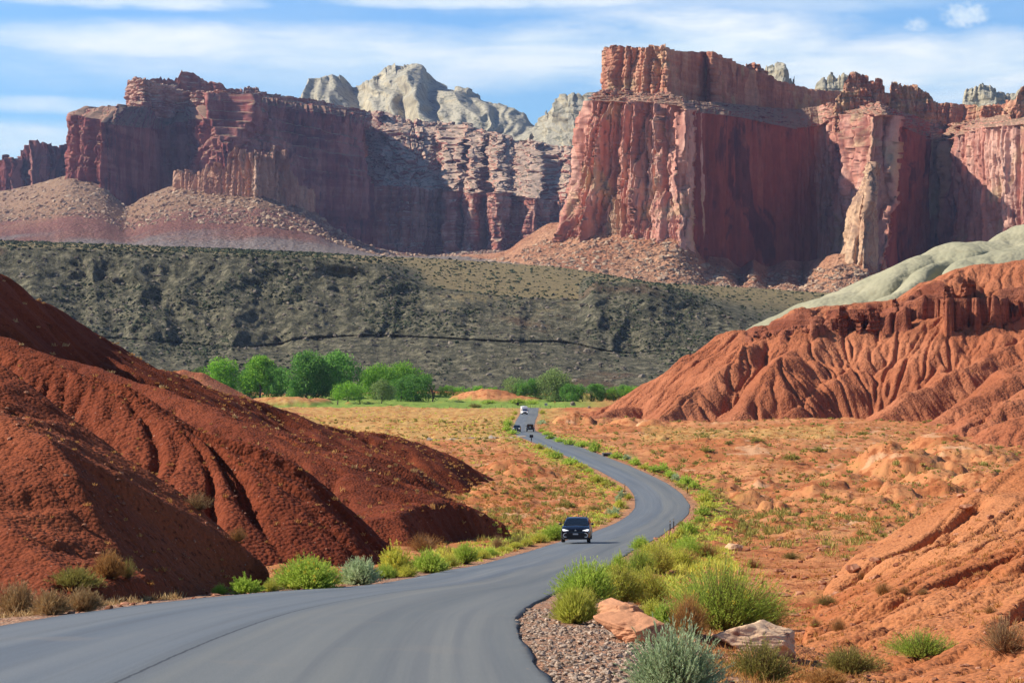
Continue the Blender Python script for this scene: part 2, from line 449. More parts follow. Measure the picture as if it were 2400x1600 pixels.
# distance to the road, looked up on a coarse grid
_cs = CQ[::4]
_hw = np.hypot(*(LQ - RQ).T)[::4] / 2
def road_dist(x, y):
    """distance outside the asphalt edge (negative on it)"""
    x = np.asarray(x, float); y = np.asarray(y, float); sh = x.shape
    x = x.ravel(); y = y.ravel(); out = np.full(x.shape, 200.0)
    sel = np.where((y > -45) & (y < 960) & (x > -60) & (x < 60))[0]
    order = np.argsort(y[sel]); sel = sel[order]
    for blk in np.array_split(sel, max(1, len(sel) // 6000)):
        if not len(blk): continue
        ya, yb = y[blk].min() - 30, y[blk].max() + 30
        k = (_cs[:, 1] > ya) & (_cs[:, 1] < yb)
        if not k.any(): continue
        D = np.hypot(x[blk, None] - _cs[None, k, 0], y[blk, None] - _cs[None, k, 1]) - _hw[None, k]
        out[blk] = D.min(1)
    return out.reshape(sh)

# domes of mudstone that bulge out of the plain: px, row of the foot, half width px, height px, elongation
MOUNDS = [(2150, 1108, 130, 52, 1.4), (2290, 1078, 150, 50, 1.4), (2060, 1100, 80, 30, 1.4), (1760, 1163, 55, 26, 1.3), (1818, 1176, 44, 25, 1.2), (1925, 1154, 70, 28, 1.3),
          (2062, 1138, 52, 22, 1.2), (2110, 1160, 60, 24, 1.3), (2050, 1172, 46, 18, 1.2), (1695, 1246, 72, 30, 1.6), (2100, 1228, 62, 34, 1.4),
          (1880, 1215, 120, 22, 1.6), (2210, 1120, 80, 34, 1.3), (1990, 1190, 50, 15, 1.2), (2320, 1130, 90, 40, 1.3), (1940, 1250, 70, 16, 1.3), (2230, 1060, 90, 40, 1.6), (1700, 1140, 70, 16, 1.4), (1990, 1120, 60, 18, 1.3), (1850, 1190, 60, 16, 1.5), (2180, 1190, 60, 22, 1.4), (1750, 1200, 60, 14, 1.5), (2000, 1225, 60, 18, 1.4), (1700, 1290, 60, 12, 1.4), (2230, 1150, 70, 26, 1.3), (1790, 1130, 50, 14, 1.4),
          (1330, 993, 40, 24, 1.1), (1375, 993, 32, 22, 1.0), (1420, 992, 34, 20, 1.0), (1470, 995, 44, 20, 1.2), (1530, 998, 40, 20, 1.1),
          (1240, 1118, 60, 26, 1.8), (1195, 1100, 60, 22, 1.5), (1150, 1160, 70, 18, 1.5), (1120, 942, 90, 22, 0.8), (1175, 944, 110, 16, 0.8), (660, 952, 120, 25, 0.8)]
def floor_z(x, y, detail=True, rd=None):
    x = np.asarray(x, float); y = np.asarray(y, float)
    z = z0(y)
    if rd is None: rd = road_dist(x, y)
    off = sst(rd, 0.3, 6.0)
    near = sst(rd, 0.2, 1.6)
    z = z - 0.05 - 0.05 * near
    # the ground right of the near road is a little lower, left keeps level
    z = z - 0.55 * sst(x, 1.0, 4.0) * sst(y, 12, 20) * (1 - sst(y, 55, 90)) * near
    z = z - 0.7 * sst(x, 3.2, 7.0) * sst(y, 15, 23) * (1 - sst(y, 55, 95)) * near
    # wash across the curve
    wash = np.exp(-((x - (30 + 3 * np.sin(y * 0.03))) / 7.0) ** 2) * sst(y, 180, 230) * (1 - sst(y, 330, 420))
    z = z - 1.3 * wash * off
    a = sst(y, 30, 250)
    z = z + off * (fbm(x / 28, y / 28, 4, 3) * (0.15 + 1.0 * a) * sst(np.abs(x), 4, 25) + fbm(x / 5, y / 5, 4, 5) * (0.10 + 0.22 * a))
    if detail:
        hum = np.maximum(0, fbm(x / 2.2, y / 2.2, 3, 11)) ** 1.4
        z = z + near * (hum * (0.14 + 0.34 * a)) - near * a * 0.35 * np.exp(-(fbm(x / 9, y / 13, 3, 14) / 0.10) ** 2) + near * fbm(x / 0.35, y / 0.35, 3, 8) * 0.03 * (1 - sst(y, 60, 120))
    for px, py, hw, h, el in MOUNDS:
        d = d_of_y(py); r = hw / FPX * d; hh = h / FPX * d
        cx = (px - HX) / FPX * d; cy = d + r * el * 0.8
        u_ = (x - cx) / r; v_ = (y - cy) / (r * el)
        m = (np.abs(u_) < 1.6) & (np.abs(v_) < 1.6)
        if not m.any(): continue
        xm, ym = x[m], y[m]
        th = np.arctan2(v_[m], u_[m])
        rr = np.hypot(u_[m], v_[m]) * (1 + 0.34 * fbm(xm / r * 1.6, ym / r * 1.6, 4, 21) + 0.13 * ridged(th * 3.5, th * 0 + px, 3, 3))
        t = np.clip(1 - rr, 0, 1)
        z[m] += hh * 1.0 * (t * (1.9 - 0.9 * t)) * sst(rd[m], 0.5, 5)
    return z

# ------------------------------------------------------------------ ground sheet (fine fan in view, coarse apron to the horizon)
gy = np.concatenate([np.array([-60, -30, -10, 0, 5, 8, 10]), np.geomspace(11.5, 1320, 1020)])
gpx = np.concatenate([np.linspace(-9000, -900, 40), np.linspace(-840, 3240, 900), np.linspace(3300, 11400, 40)])
GX = (gpx[None, :] - HX) / FPX * np.maximum(gy, 14)[:, None]
GY = np.repeat(gy[:, None], len(gpx), 1)
RD = road_dist(GX, GY)
GZ = floor_z(GX, GY, True, RD)
def zone(px0, px1, py0, py1, soft=14):
    Px = HX + FPX * GX / np.maximum(GY, 5); Py = HY - FPX * z0(GY) / np.maximum(GY, 5)
    w = fbm(GX / 30, GY / 60, 3, 41) * soft
    return sst(Px + w * 2, px0 - soft, px0 + soft) * (1 - sst(Px + w * 2, px1 - soft, px1 + soft)) * sst(Py + w * .5, py0 - soft * .4, py0 + soft * .4) * (1 - sst(Py + w * .5, py1 - soft * .4, py1 + soft * .4))
fieldm = (1 - sst(GZ - z0(GY), 0.9, 2.0)) * sst(GY, 905, 925) * (1 - sst(GX, 25, 60)) * (1 - sst(GX * 0 + GY, 1085, 1110))
yel = np.clip(zone(560, 1230, 950, 1036, 10) * 0.55 + zone(1500, 1950, 1002, 1040, 8) * 0.45 + zone(1230, 1320, 940, 985, 8) * .5, 0, 1)
verge = (1 - sst(RD, 1.5, 9 + 3 * fbm(GX / 6, GY / 6, 3, 77))) * sst(RD, 0.3, 1.6) * sst(GY, 100, 160)
gravel = (1 - sst(RD, 1.6, 3.0)) * (1 - sst(GY, 60, 140)) + (1 - sst(RD, 0.4, 1.8)) * sst(GY, 60, 140) * 0.6
gravel = gravel + (1 - sst(np.hypot((GX - 1.2) / 1.6, (GY - 18) / 9.0), 0.7, 1.2)) * (GX > -1)
gravel = np.clip(gravel, 0, 1)
V = np.stack([GX, GY, GZ], -1).reshape(-1, 3)
m, T, b, out = new_mat('desert_soil')
p = pos(T)
a1 = T.noise(p, 0.035, 5, 0.6); a2 = T.noise(p, 0.35, 5, 0.65); a3 = T.noise(p, 3.0, 4, 0.7)
c = T.mix(T.sstep(a1, 0.38, 0.62), (0.48, 0.165, 0.060), (0.60, 0.255, 0.105))
c = T.mix(T.sstep(a2, 0.50, 0.36), c, (0.34, 0.105, 0.036))
c = T.mix(T.m('MULTIPLY', T.sstep(a2, 0.50, 0.66), 0.45), c, (0.44, 0.25, 0.085))     # dry grass stubble
c = T.mix(T.m('MULTIPLY', T.sstep(T.noise(p, 0.12, 4, 0.6), 0.60, 0.68), 0.6), c, (0.68, 0.42, 0.24))
g_gr = T.mix(T.sstep(a2, 0.4, 0.6), (0.46, 0.33, 0.075), (0.54, 0.40, 0.13))
c = T.mix(T.m('MULTIPLY', attr(T, 'yellow'), T.sstep(a2, 0.30, 0.55)), c, g_gr)
c = T.mix(T.m('MULTIPLY', attr(T, 'verge'), T.sstep(T.noise(p, 0.5, 3, 0.6), 0.46, 0.60)), c, (0.30, 0.27, 0.055))
c = T.mix(attr(T, 'field'), c, T.mix(T.noise(T.vm('MULTIPLY', p, (0.02, 0.2, 1)), 1, 4), (0.13, 0.23, 0.03), (0.28, 0.34, 0.07)))
gvc = T.ramp(T.voro(p, 38, out='Color'), [(0.2, (0.20, 0.10, 0.06)), (0.5, (0.34, 0.20, 0.125)), (0.85, (0.54, 0.40, 0.29))])
c = T.mix(attr(T, 'gravel'), c, T.mix(T.sstep(T.noise(p, 2.2, 4, .7), .35, .7), gvc, (0.42, 0.20, 0.11)))
T.put(b.inputs['Base Color'], c)
bump(T, b, T.m('ADD', a3, T.m('MULTIPLY', T.noise(p, 14, 3, 0.6), 0.35)), 0.22)
M_SOIL = m
structure(mesh_np('ground', V, grid_faces(*GX.shape), M_SOIL, True, attrs={'yellow': yel, 'verge': verge, 'field': fieldm, 'gravel': gravel}))
m, T, b, out = new_mat('far_plain')
T.put(b.inputs['Base Color'], T.mix(T.noise(pos(T), 0.002, 4), (0.26, 0.12, 0.07), (0.30, 0.2, 0.11)))
fx = np.array([-30000, -2500, 3000, 30000.]); fy = np.array([-20000, -55, 1300, 30000.])
FV = np.array([(x, y, -2.5 if y < 0 else -12.5) for y in fy for x in fx], float)
FV[:, 2] = np.where(FV[:, 1] < 0, -2.0, np.where(FV[:, 1] > 2000, -14, -13.5))
ff = [[0, 1, 5, 4], [1, 2, 6, 5], [2, 3, 7, 6], [4, 5, 9, 8], [6, 7, 11, 10], [8, 9, 13, 12], [9, 10, 14, 13], [10, 11, 15, 14]]
structure(mesh_np('far_plain', FV, np.array(ff), m, False))

# ------------------------------------------------------------------ road
m, T, b, out = new_mat('asphalt')
p = pos(T)
uvn = T.new('ShaderNodeUVMap'); uvn.uv_map = 'UVMap'
uu, vv, _ = T.sep(uvn.outputs[0])
lane = T.noise(T.comb(T.m('MULTIPLY', uu, 6), T.m('MULTIPLY', vv, 0.015), 0), 1, 5, 0.65)
tr = T.noise(T.comb(T.m('MULTIPLY', uu, 22), T.m('MULTIPLY', vv, 0.03), 3), 1, 4, 0.6)
gr = T.noise(p, 60, 3, 0.7)
c = T.ramp(lane, [(0.3, (0.098, 0.113, 0.126)), (0.5, (0.146, 0.156, 0.158)), (0.68, (0.198, 0.200, 0.186))])
c = T.mix(T.sstep(uu, 0.46, 0.56), T.mix(1.0, c, (0.93, 0.98, 1.06), 'MULTIPLY'), T.mix(1.0, c, (1.02, 1.0, 0.95), 'MULTIPLY'))
c = T.mix(T.m('MULTIPLY', T.sstep(tr, 0.50, 0.64), 0.5), c, (0.105, 0.112, 0.118))
track = T.m('ADD', T.m('POWER', T.m('ABSOLUTE', T.m('SINE', T.m('MULTIPLY', uu, 12.566))), 2.0), 0.0)
c = T.mix(T.m('MULTIPLY', track, 0.22), c, (0.195, 0.20, 0.195))
seam = T.m('ABSOLUTE', T.m('SUBTRACT', uu, T.m('ADD', 0.505, T.m('MULTIPLY', T.m('SUBTRACT', T.noise(p, 5.5, 4, .7), 0.5), 0.010))))
nearf = T.sstep(T.sep(p)[1], 75, 45)
c = T.mix(T.m('MULTIPLY', T.sstep(seam, 0.0035, 0.0015), T.m('MULTIPLY', nearf, 0.85)), c, (0.04, 0.043, 0.045))
edge = T.m('MAXIMUM', T.sstep(T.m('ADD', uu, T.m('MULTIPLY', T.noise(p, 2.3, 4, .7), 0.03)), 1.0, 1.018), T.sstep(T.m('ADD', uu, T.m('MULTIPLY', T.noise(p, 1.3, 3), -0.05)), 0.012, -0.03))
c = T.mix(T.m('MULTIPLY', edge, 0.6), c, (0.050, 0.042, 0.034))
c = T.mix(0.45, c, T.mix(1.0, c, T.ramp(gr, [(0.3, 0.6), (0.7, 1.4)]), 'MULTIPLY'))
blot = T.noise(p, 0.7, 4, .6)
c = T.mix(T.m('MULTIPLY', T.sstep(blot, 0.58, 0.72), 0.25), c, (0.24, 0.21, 0.17))
T.put(b.inputs['Base Color'], c); b.inputs['Roughness'].default_value = 0.62; b.inputs['Specular IOR Level'].default_value = 0.35
bump(T, b, gr, 0.006)
n = len(LQ)
RV = np.concatenate([RP, RZ[..., None]], -1)
# ragged asphalt edge and a folded-down skirt
slen = np.concatenate([[0], np.cumsum(np.hypot(*np.diff(CQ, axis=0).T))])
jag = fbm(slen / 1.2, slen * 0, 4, 91) * 0.045
across = (RP[:, -1] - RP[:, 0]); across /= np.linalg.norm(across, axis=1)[:, None]
RV[:, -1, :2] += across * jag[:, None]; RV[:, 0, :2] -= across * (fbm(slen / 1.5, slen * 0, 4, 95) * 0.05)[:, None]
sk0 = RV[:, 0].copy(); sk0[:, :2] -= across * 0.06; sk0[:, 2] -= 0.35
sk1 = RV[:, -1].copy(); sk1[:, :2] += across * 0.06; sk1[:, 2] -= 0.35
RVV = np.concatenate([sk0[:, None], RV, sk1[:, None]], 1)
uu_ = np.concatenate([[-0.01], u, [1.01]])
UV = np.stack([np.repeat(uu_[None], n, 0), np.repeat(slen[:, None], NU + 2, 1)], -1).reshape(-1, 2)
structure(mesh_np('road', RVV.reshape(-1, 3), grid_faces(n, NU + 2), m, True, uv=UV))
# side track that leaves the road to the left before the far straight
sp = np.array([(1232, 1022), (1200, 1024), (1150, 1026), (1080, 1030), (1000, 1034)])
m2, T, b, out = new_mat('dirt_track')
T.put(b.inputs['Base Color'], T.mix(T.noise(pos(T), 0.6, 4), (0.34, 0.26, 0.19), (0.42, 0.34, 0.26)))
cw = np.array([((px - HX) / FPX * d_of_y(py), d_of_y(py)) for px, py in sp]); cw = resample(cw, 60, 3)
ux = np.linspace(-1, 1, 5)
wv = 3.2 * (1 - 0.75 * np.linspace(0, 1, 60)) 
TX = cw[:, None, 0] + ux[None] * 0; TY = cw[:, None, 1] + ux[None] * wv[:, None]
TZ = floor_z(TX, TY, True) + 0.10
structure(mesh_np('dirt_track', np.stack([TX, TY, TZ], -1).reshape(-1, 3), grid_faces(60, 5), m2))

# ------------------------------------------------------------------ badland hills as eroded height grids
from mathutils.geometry import delaunay_2d_cdt
def tin(lines, X, Y, xs, ys):
    pts = []; edges = []
    for ln in lines:
        prev = None
        for px, d, py in ln:
            w = W(px, py if py is not None else 0, d)
            if py is None: w[2] = float(z0(d)) - 0.9
            pts.append(w); i = len(pts) - 1
            if prev is not None: edges.append((prev, i))
            prev = i
    vo, eo, fo, ovi, _, _ = delaunay_2d_cdt([Vector((p[0], p[1])) for p in pts], edges, [], 0, 1e-4)
    zv = []
    P = np.array(pts)
    for k, v in enumerate(vo):
        src = ovi[k]
        if len(src): zv.append(P[src[0], 2])
        else:
            j = np.argsort(np.hypot(P[:, 0] - v[0], P[:, 1] - v[1]))[:2]; zv.append(P[j, 2].mean())
    H = np.full(X.shape, -60.0)
    for f in fo:
        for k in range(1, len(f) - 1):
            a, b_, c_ = vo[f[0]], vo[f[k]], vo[f[k + 1]]
            i0 = max(0, np.searchsorted(xs, min(a[0], b_[0], c_[0])) - 1); i1 = np.searchsorted(xs, max(a[0], b_[0], c_[0])) + 1
            j0 = max(0, np.searchsorted(ys, min(a[1], b_[1], c_[1])) - 1); j1 = np.searchsorted(ys, max(a[1], b_[1], c_[1])) + 1
            xx = X[j0:j1, i0:i1]; yy = Y[j0:j1, i0:i1]
            if xx.size == 0: continue
            den = (b_[1] - c_[1]) * (a[0] - c_[0]) + (c_[0] - b_[0]) * (a[1] - c_[1])
            if abs(den) < 1e-9: continue
            l1 = ((b_[1] - c_[1]) * (xx - c_[0]) + (c_[0] - b_[0]) * (yy - c_[1])) / den
            l2 = ((c_[1] - a[1]) * (xx - c_[0]) + (a[0] - c_[0]) * (yy - c_[1])) / den
            l3 = 1 - l1 - l2
            ins = (l1 >= -1e-6) & (l2 >= -1e-6) & (l3 >= -1e-6)
            z = l1 * zv[f[0]] + l2 * zv[f[k]] + l3 * zv[f[k + 1]]
            sub = H[j0:j1, i0:i1]; sub[ins] = z[ins]
    return H

def blur(H, n=1):
    for _ in range(n):
        P = np.pad(H, 1, mode='edge')
        H = (P[:-2, 1:-1] + P[2:, 1:-1] + P[1:-1, :-2] + P[1:-1, 2:] + 4 * P[1:-1, 1:-1]) / 8
    return H

def erode(H, cell, rounds=5, per=0.5, steps=120, k=0.05, seed=1, jitter=0.25, minslope=0.12, soft=0.1):
    r = np.random.default_rng(seed)
    ny, nx = H.shape
    H = H.copy()
    for q in range(rounds):
        gy_, gx_ = np.gradient(blur(H, 1), cell)
        n_ = int(ny * nx * per)
        px = r.uniform(1, nx - 2, n_); py = r.uniform(1, ny - 2, n_)
        vx = np.zeros(n_); vy = np.zeros(n_)
        acc = np.zeros(ny * nx)
        for s in range(steps):
            i = py.astype(int) * nx + px.astype(int)
            gx1 = gx_.ravel()[i]; gy1 = gy_.ravel()[i]
            sl = np.hypot(gx1, gy1)
            vx = 0.45 * vx - gx1; vy = 0.45 * vy - gy1
            nn = np.hypot(vx, vy) + 1e-9
            acc += np.bincount(i, weights=np.minimum(sl, 1.2), minlength=ny * nx)
            px = px + vx / nn * 0.9 + r.normal(0, jitter * .3, len(px)); py = py + vy / nn * 0.9 + r.normal(0, jitter * .3, len(px))
            ok = (px > 1) & (px < nx - 2) & (py > 1) & (py < ny - 2) & (sl > minslope)
            if ok.sum() < 50: break
            px, py, vx, vy = px[ok], py[ok], vx[ok], vy[ok]
        A = blur(acc.reshape(ny, nx), 1)
        med = np.median(A[A > 0.5]) if (A > 0.5).any() else 1
        carve = np.log1p(np.maximum(0, A / med - 0.6))
        H = H - k * cell * carve
        H = H * (1 - soft) + blur(H, 1) * soft
    return H

def smax(a, b, k):
    h = np.clip(0.5 + 0.5 * (a - b) / k, 0, 1)
    return b * (1 - h) + a * h + k * h * (1 - h)

def boxblur(H, r, n=3):
    r = max(1, int(r))
    for _ in range(n):
        for ax in (0, 1):
            pad = [(0, 0), (0, 0)]; pad[ax] = (r + 1, r)
            C = np.cumsum(np.pad(H, pad, mode='edge'), axis=ax)
            if ax == 0: H = (C[2 * r + 1:] - C[:-2 * r - 1]) / (2 * r + 1)
            else: H = (C[:, 2 * r + 1:] - C[:, :-2 * r - 1]) / (2 * r + 1)
    return H
def lic(H, cell, wl, length, seed, smooth=10, bias=(0, 0)):
    """noise drawn out along the fall line: rills"""
    ny, nx = H.shape
    jj, ii = np.meshgrid(np.arange(ny), np.arange(nx), indexing='ij')
    N = fbm(ii * cell / wl, jj * cell / wl, 2, seed)
    gy_, gx_ = np.gradient(boxblur(H, wl * 0.9 / cell), cell)
    nn = np.hypot(gx_, gy_) + 1e-6; bx_ = gx_ + bias[0]; by_ = gy_ + bias[1]; nb_ = np.hypot(bx_, by_) + 1e-6; ux = bx_ / nb_; uy = by_ / nb_
    S = N.copy(); stp = max(1.0, wl / cell / 3); n_ = int(length / (stp * cell))
    for sgn in (1, -1):
        px = ii.astype(float).copy(); py = jj.astype(float).copy()
        for k in range(n_):
            a = np.clip(py, 0, ny - 1).astype(int); b = np.clip(px, 0, nx - 1).astype(int)
            px = px + sgn * ux[a, b] * stp; py = py + sgn * uy[a, b] * stp
            a = np.clip(py, 0, ny - 1).astype(int); b = np.clip(px, 0, nx - 1).astype(int)
            S += N[a, b]
    S = S / S.std()
    return S, sst(nn, 0.06, 0.30)
def rills(H, cell, wl, length, amp, seed, smooth=10, bias=(0, 0)):
    m0 = 0.7 if bias[1] else 0.35
    S, sl = lic(H, cell, wl, length, seed, smooth, bias)
    v = np.exp(-((S) / 0.20) ** 2)          # sharp notch where the drawn out noise crosses zero
    mod = m0 + (1 - m0) * sst(fbm(np.arange(H.shape[1])[None, :] * cell / (wl * 5) + 0 * H, np.arange(H.shape[0])[:, None] * cell / (wl * 5) + 0 * H, 2, seed + 4), -0.3, 0.4)
    return H - amp * sl * mod * (v - 0.25 * np.clip(S, -1.5, 1.5))

HILLS = []          # for planting on: (xs, ys, H)
def hill_mesh(name, xs, ys, H, mat, keep=0.25, attrs=None):
    X, Y = np.meshgrid(xs, ys)
    F0 = floor_z(X, Y, False)
    above = H > F0 - keep
    k = above[:-1, :-1] | above[1:, :-1] | above[:-1, 1:] | above[1:, 1:]
    F = grid_faces(*H.shape, keep=k)
    V = np.stack([X, Y, H], -1).reshape(-1, 3)
    V2, F2, used = compact(V, F)
    HILLS.append((xs, ys, np.where(above, H, -99)))
    return structure(mesh_np(name, V2, F2, mat, True))

def tin_hill(name, lines, box, cell, mat, warp=0.0, rough=0.05, rounds=5, k=0.05, steps=120, pre=2, seed=1, rill=None, extra=None, clod=0.0, bias=(0, 0)):
    x0, x1, y0, y1 = box
    xs = np.arange(x0, x1, cell); ys = np.arange(y0, y1, cell)
    X, Y = np.meshgrid(xs, ys)
    H = tin(lines, X, Y, xs, ys)
    H = blur(np.maximum(H, floor_z(X, Y, False) - 2.5), pre)
    sc = (y0 + y1) / 2 * 0.02
    H = H + fbm(X / sc / 2.2, Y / sc / 2.2, 5, seed) * rough * sc * 2
    H = H + fbm(X / (cell * 5), Y / (cell * 5), 3, seed + 3) * cell * 0.25
    if extra: H = extra(X, Y, H)
    if rill:
        for wl, ln, am in rill: H = rills(H, cell, wl, ln, am, seed + 60, 6, bias)
    H = erode(H, cell, rounds=rounds, k=k, steps=steps, seed=seed)
    if clod:
        H = H + clod * (np.abs(fbm(X / (cell * 2.2), Y / (cell * 2.2), 3, seed + 5)) + 0.5 * fbm(X / (cell * 6), Y / (cell * 6), 3, seed + 6))
    return hill_mesh(name, xs, ys, H, mat)

N_ = None
A_lines = [
    [(-500, 49, 520), (-150, 48, 745), (0, 47.5, 852), (51, 47, 891), (128, 46.5, 947), (204, 46.2, 1003), (281, 46, 1059), (357, 45.6, 1110), (434, 45.4, 1166), (510, 45, 1227), (587, 44.5, 1284), (632, 44, 1322), (650, 43.5, N_)],
    [(-900, 40, 1000), (-400, 42, 960), (-100, 42.3, 962), (0, 42, 972), (51, 41.4, 988), (117, 40.4, 1034), (179, 39.2, 1110), (219, 38.4, 1192), (245, 37.8, 1255), (306, 37.3, 1320), (357, 36.8, 1355), (410, 36.5, N_)],
    [(-1200, 33, N_), (-400, 31.3, N_), (0, 31.3, N_), (200, 32.3, N_), (330, 34.3, N_), (410, 36.5, N_)],
    [(650, 43.5, N_), (640, 47, N_), (520, 52, N_), (250, 55, N_), (-200, 58, N_), (-700, 60, N_)],
    [(-900, 36, 1270), (-300, 37, 1225), (-100, 37, 1200), (-20, 36.6, 1220), (60, 35.6, 1275), (150, 34.4, 1335), (260, 34.5, 1378)]]
tin_hill('hill', A_lines, (-24, -3.5, 26, 60), 0.075, M_RED_NEAR, rough=0.03, rounds=4, k=0.08, steps=130, pre=2, seed=5, clod=0.035, rill=[(1.1, 5, 0.10), (0.4, 3, 0.04)])
B_lines = [
    [(-500, 96, 680), (-150, 95, 770), (0, 95, 809), (102, 93, 840), (189, 92, 870), (286, 91, 901), (357, 90, 942), (434, 90, 993), (510, 89, 1023), (612, 88, 1049), (689, 88, 1090), (740, 88, 1131), (816, 88, 1202), (893, 88.5, 1263), (969, 89, 1304), (990, 88, N_)],
    [(470, 87, 1030), (600, 86, 1078), (740, 84.5, 1165), (796, 83.5, 1212), (842, 82.5, 1270), (893, 80.5, N_)],
    [(-500, 78, N_), (300, 76, N_), (550, 77, N_), (700, 78, N_), (800, 79, N_), (893, 80.5, N_), (950, 84, N_), (990, 88, N_)],
    [(990, 88, N_), (985, 97, N_), (850, 106, N_), (500, 114, N_), (-100, 118, N_), (-500, 118, N_)]]
tin_hill('hill', B_lines, (-38, -3.2, 64, 116), 0.15, M_RED_MID, rough=0.03, rounds=4, k=0.10, steps=150, pre=2, seed=8, clod=0.035, rill=[(2.0, 14, 0.60), (0.9, 8, 0.20)])
E_lines = [
    [(-300, 170, 700), (200, 160, 862), (434, 152, 925), (612, 150, 988), (765, 150, 1039), (918, 150, 1085), (1000, 149, 1128), (1071, 148, 1187), (1150, 147.5, 1222), (1213, 144, N_)],
    [(560, 144, 1000), (765, 140, 1065), (850, 134, 1130), (893, 130, 1192), (935, 125, 1205)],
    [(935, 125, 1196), (980, 130, 1186), (1020, 133, 1182), (1090, 138, 1180), (1142, 141, 1194), (1190, 143.5, 1226)],
    [(990, 120, N_), (1050, 127, N_), (1120, 134, N_), (1180, 140, N_), (1213, 144, N_)],
    [(-300, 118, N_), (300, 112, N_), (700, 108, N_), (900, 110, N_), (990, 120, N_)],
    [(1213, 144, N_), (1190, 158, N_), (1050, 178, N_), (700, 190, N_), (200, 195, N_), (-300, 200, N_)]]
tin_hill('hill', E_lines, (-52, 2, 105, 205), 0.24, M_RED_MID, rough=0.06, rounds=5, k=0.15, steps=130, pre=2, seed=12, clod=0.07, rill=[(2.6, 14, 0.6), (1.1, 7, 0.16)])
C_lines = [
    [(-500, 172, 360), (-150, 189, 575), (0, 200, 659), (102, 212, 702), (204, 219, 768), (286, 226, 819), (357, 235, 850), (408, 242, 875), (460, 246, 890), (510, 250, 916), (560, 252, 931), (612, 254, 960), (714, 258, 988), (790, 263, 1001), (867, 270, 1008), (930, 272, 1018), (970, 275, 1028), (1010, 277, 1045), (1046, 280, 1063), (1100, 285, 1095), (1180, 292, N_)],
    [(-500, 140, N_), (-150, 146, N_), (0, 158, N_), (200, 182, N_), (400, 194, N_), (600, 200, N_), (800, 215, N_), (950, 232, N_), (1100, 255, N_), (1180, 292, N_)],
    [(1180, 292, N_), (1050, 320, N_), (800, 340, N_), (400, 330, N_), (-200, 320, N_), (-600, 320, N_)],
    [(-150, 150, 815), (0, 167, 832), (60, 174, 848), (120, 181, 860), (200, 193, 872), (243, 208, 842), (228, 217, 795)],
    [(330, 205, 885), (302, 213, 850), (290, 221, 828)],
    [(560, 215, 985), (700, 232, 1020), (780, 240, 1060)],
    [(867, 262, 1030), (900, 252, 1070), (940, 245, 1100)]]
tin_hill('hill', C_lines, (-85, 2, 140, 345), 0.44, M_RED_MID, rough=0.06, rounds=5, k=0.17, steps=130, pre=2, seed=15, clod=0.08, rill=[(4, 22, 1.2), (1.8, 12, 0.3)])
F_lines = [[(300, 700, 900), (430, 690, 860), (470, 690, 868), (560, 690, 915), (650, 680, 960), (760, 670, N_)],
           [(300, 640, N_), (500, 640, N_), (760, 670, N_)], [(760, 670, N_), (600, 760, N_), (300, 760, N_)]]
tin_hill('hill', F_lines, (-140, -55, 630, 770), 1.0, M_ORANGE, rounds=3, seed=18)
# near right spurs
NR = [
    [(2900, 88, 800), (2700, 82, 900), (2450, 74, 1050), (2400, 72, 1085), (2250, 70, 1165), (2150, 69, 1210), (2060, 67, 1262), (1980, 65, 1312), (1910, 62, N_)],
    [(2900, 64, 1150), (2650, 61, 1195), (2400, 57, 1262), (2250, 55, 1310), (2100, 54, 1350), (1940, 54, N_)],
    [(2900, 52, 1050), (2700, 49, 1150), (2400, 44, 1288), (2250, 41, 1370), (2100, 38, 1438), (2000, 36, 1486), (1900, 33.5, 1545), (1830, 32, N_)],
    [(2900, 34, 1330), (2600, 33, 1440), (2350, 31.5, 1540), (2150, 30.5, 1590), (1950, 30, N_)],
    [(2900, 28, 1320), (2600, 27, 1430), (2400, 25.5, 1510), (2250, 24.5, 1558), (2120, 23.5, 1612), (2000, 23, N_)],
    [(3200, 16, N_), (2500, 17, N_), (2000, 20, N_)],
    [(3000, 125, N_), (2600, 112, N_), (2300, 98, N_), (2000, 78, N_), (1910, 62, N_)],
    [(1910, 62, N_), (1905, 54, N_), (1860, 40, N_), (1830, 32, N_), (1880, 26, N_), (2000, 20, N_)]]
tin_hill('hill', NR, (1.2, 40, 10, 135), 0.09, M_ORANGE_NEAR, rough=0.035, rounds=2, k=0.07, steps=150, pre=5, seed=22, clod=0.022, rill=[(1.3, 20, 0.42), (0.65, 12, 0.20)], bias=(0.20, 0.65))

# big fluted hill on the right with its ledges
def ridge_field(X, Y, ridges):
    H = np.full(X.shape, -80.0)
    for pts, sl, r in ridges:
        P = np.array([Wd(*q) for q in pts])
        for a, b_ in zip(P[:-1], P[1:]):
            ab = b_[:2] - a[:2]; L2 = ab @ ab
            t = np.clip(((X - a[0]) * ab[0] + (Y - a[1]) * ab[1]) / L2, 0, 1)
            dd = np.hypot(X - a[0] - t * ab[0], Y - a[1] - t * ab[1])
            z = a[2] + t * (b_[2] - a[2]) - sl * (np.sqrt(dd * dd + r * r) - r)
            H = np.maximum(H, z)
    return H
cell = 0.45
xs = np.arange(10, 255, cell); ys = np.arange(380, 800, cell)
X, Y = np.meshgrid(xs, ys)
wx = fbm(X / 18, Y / 18, 3, 51) * 3.5; wy = fbm(X / 18, Y / 18, 3, 52) * 3.5
main = [([(1380, 690, 965), (1480, 690, 940), (1560, 690, 898), (1650, 690, 846), (1700, 690, 806), (1750, 690, 772), (1800, 692, 757), (1900, 695, 712), (1970, 700, 703), (2100, 705, 690), (2200, 705, 645), (2260, 705, 618), (2330, 705, 606), (2400, 705, 600), (2600, 705, 585), (2900, 705, 600)], 0.66, 5)]
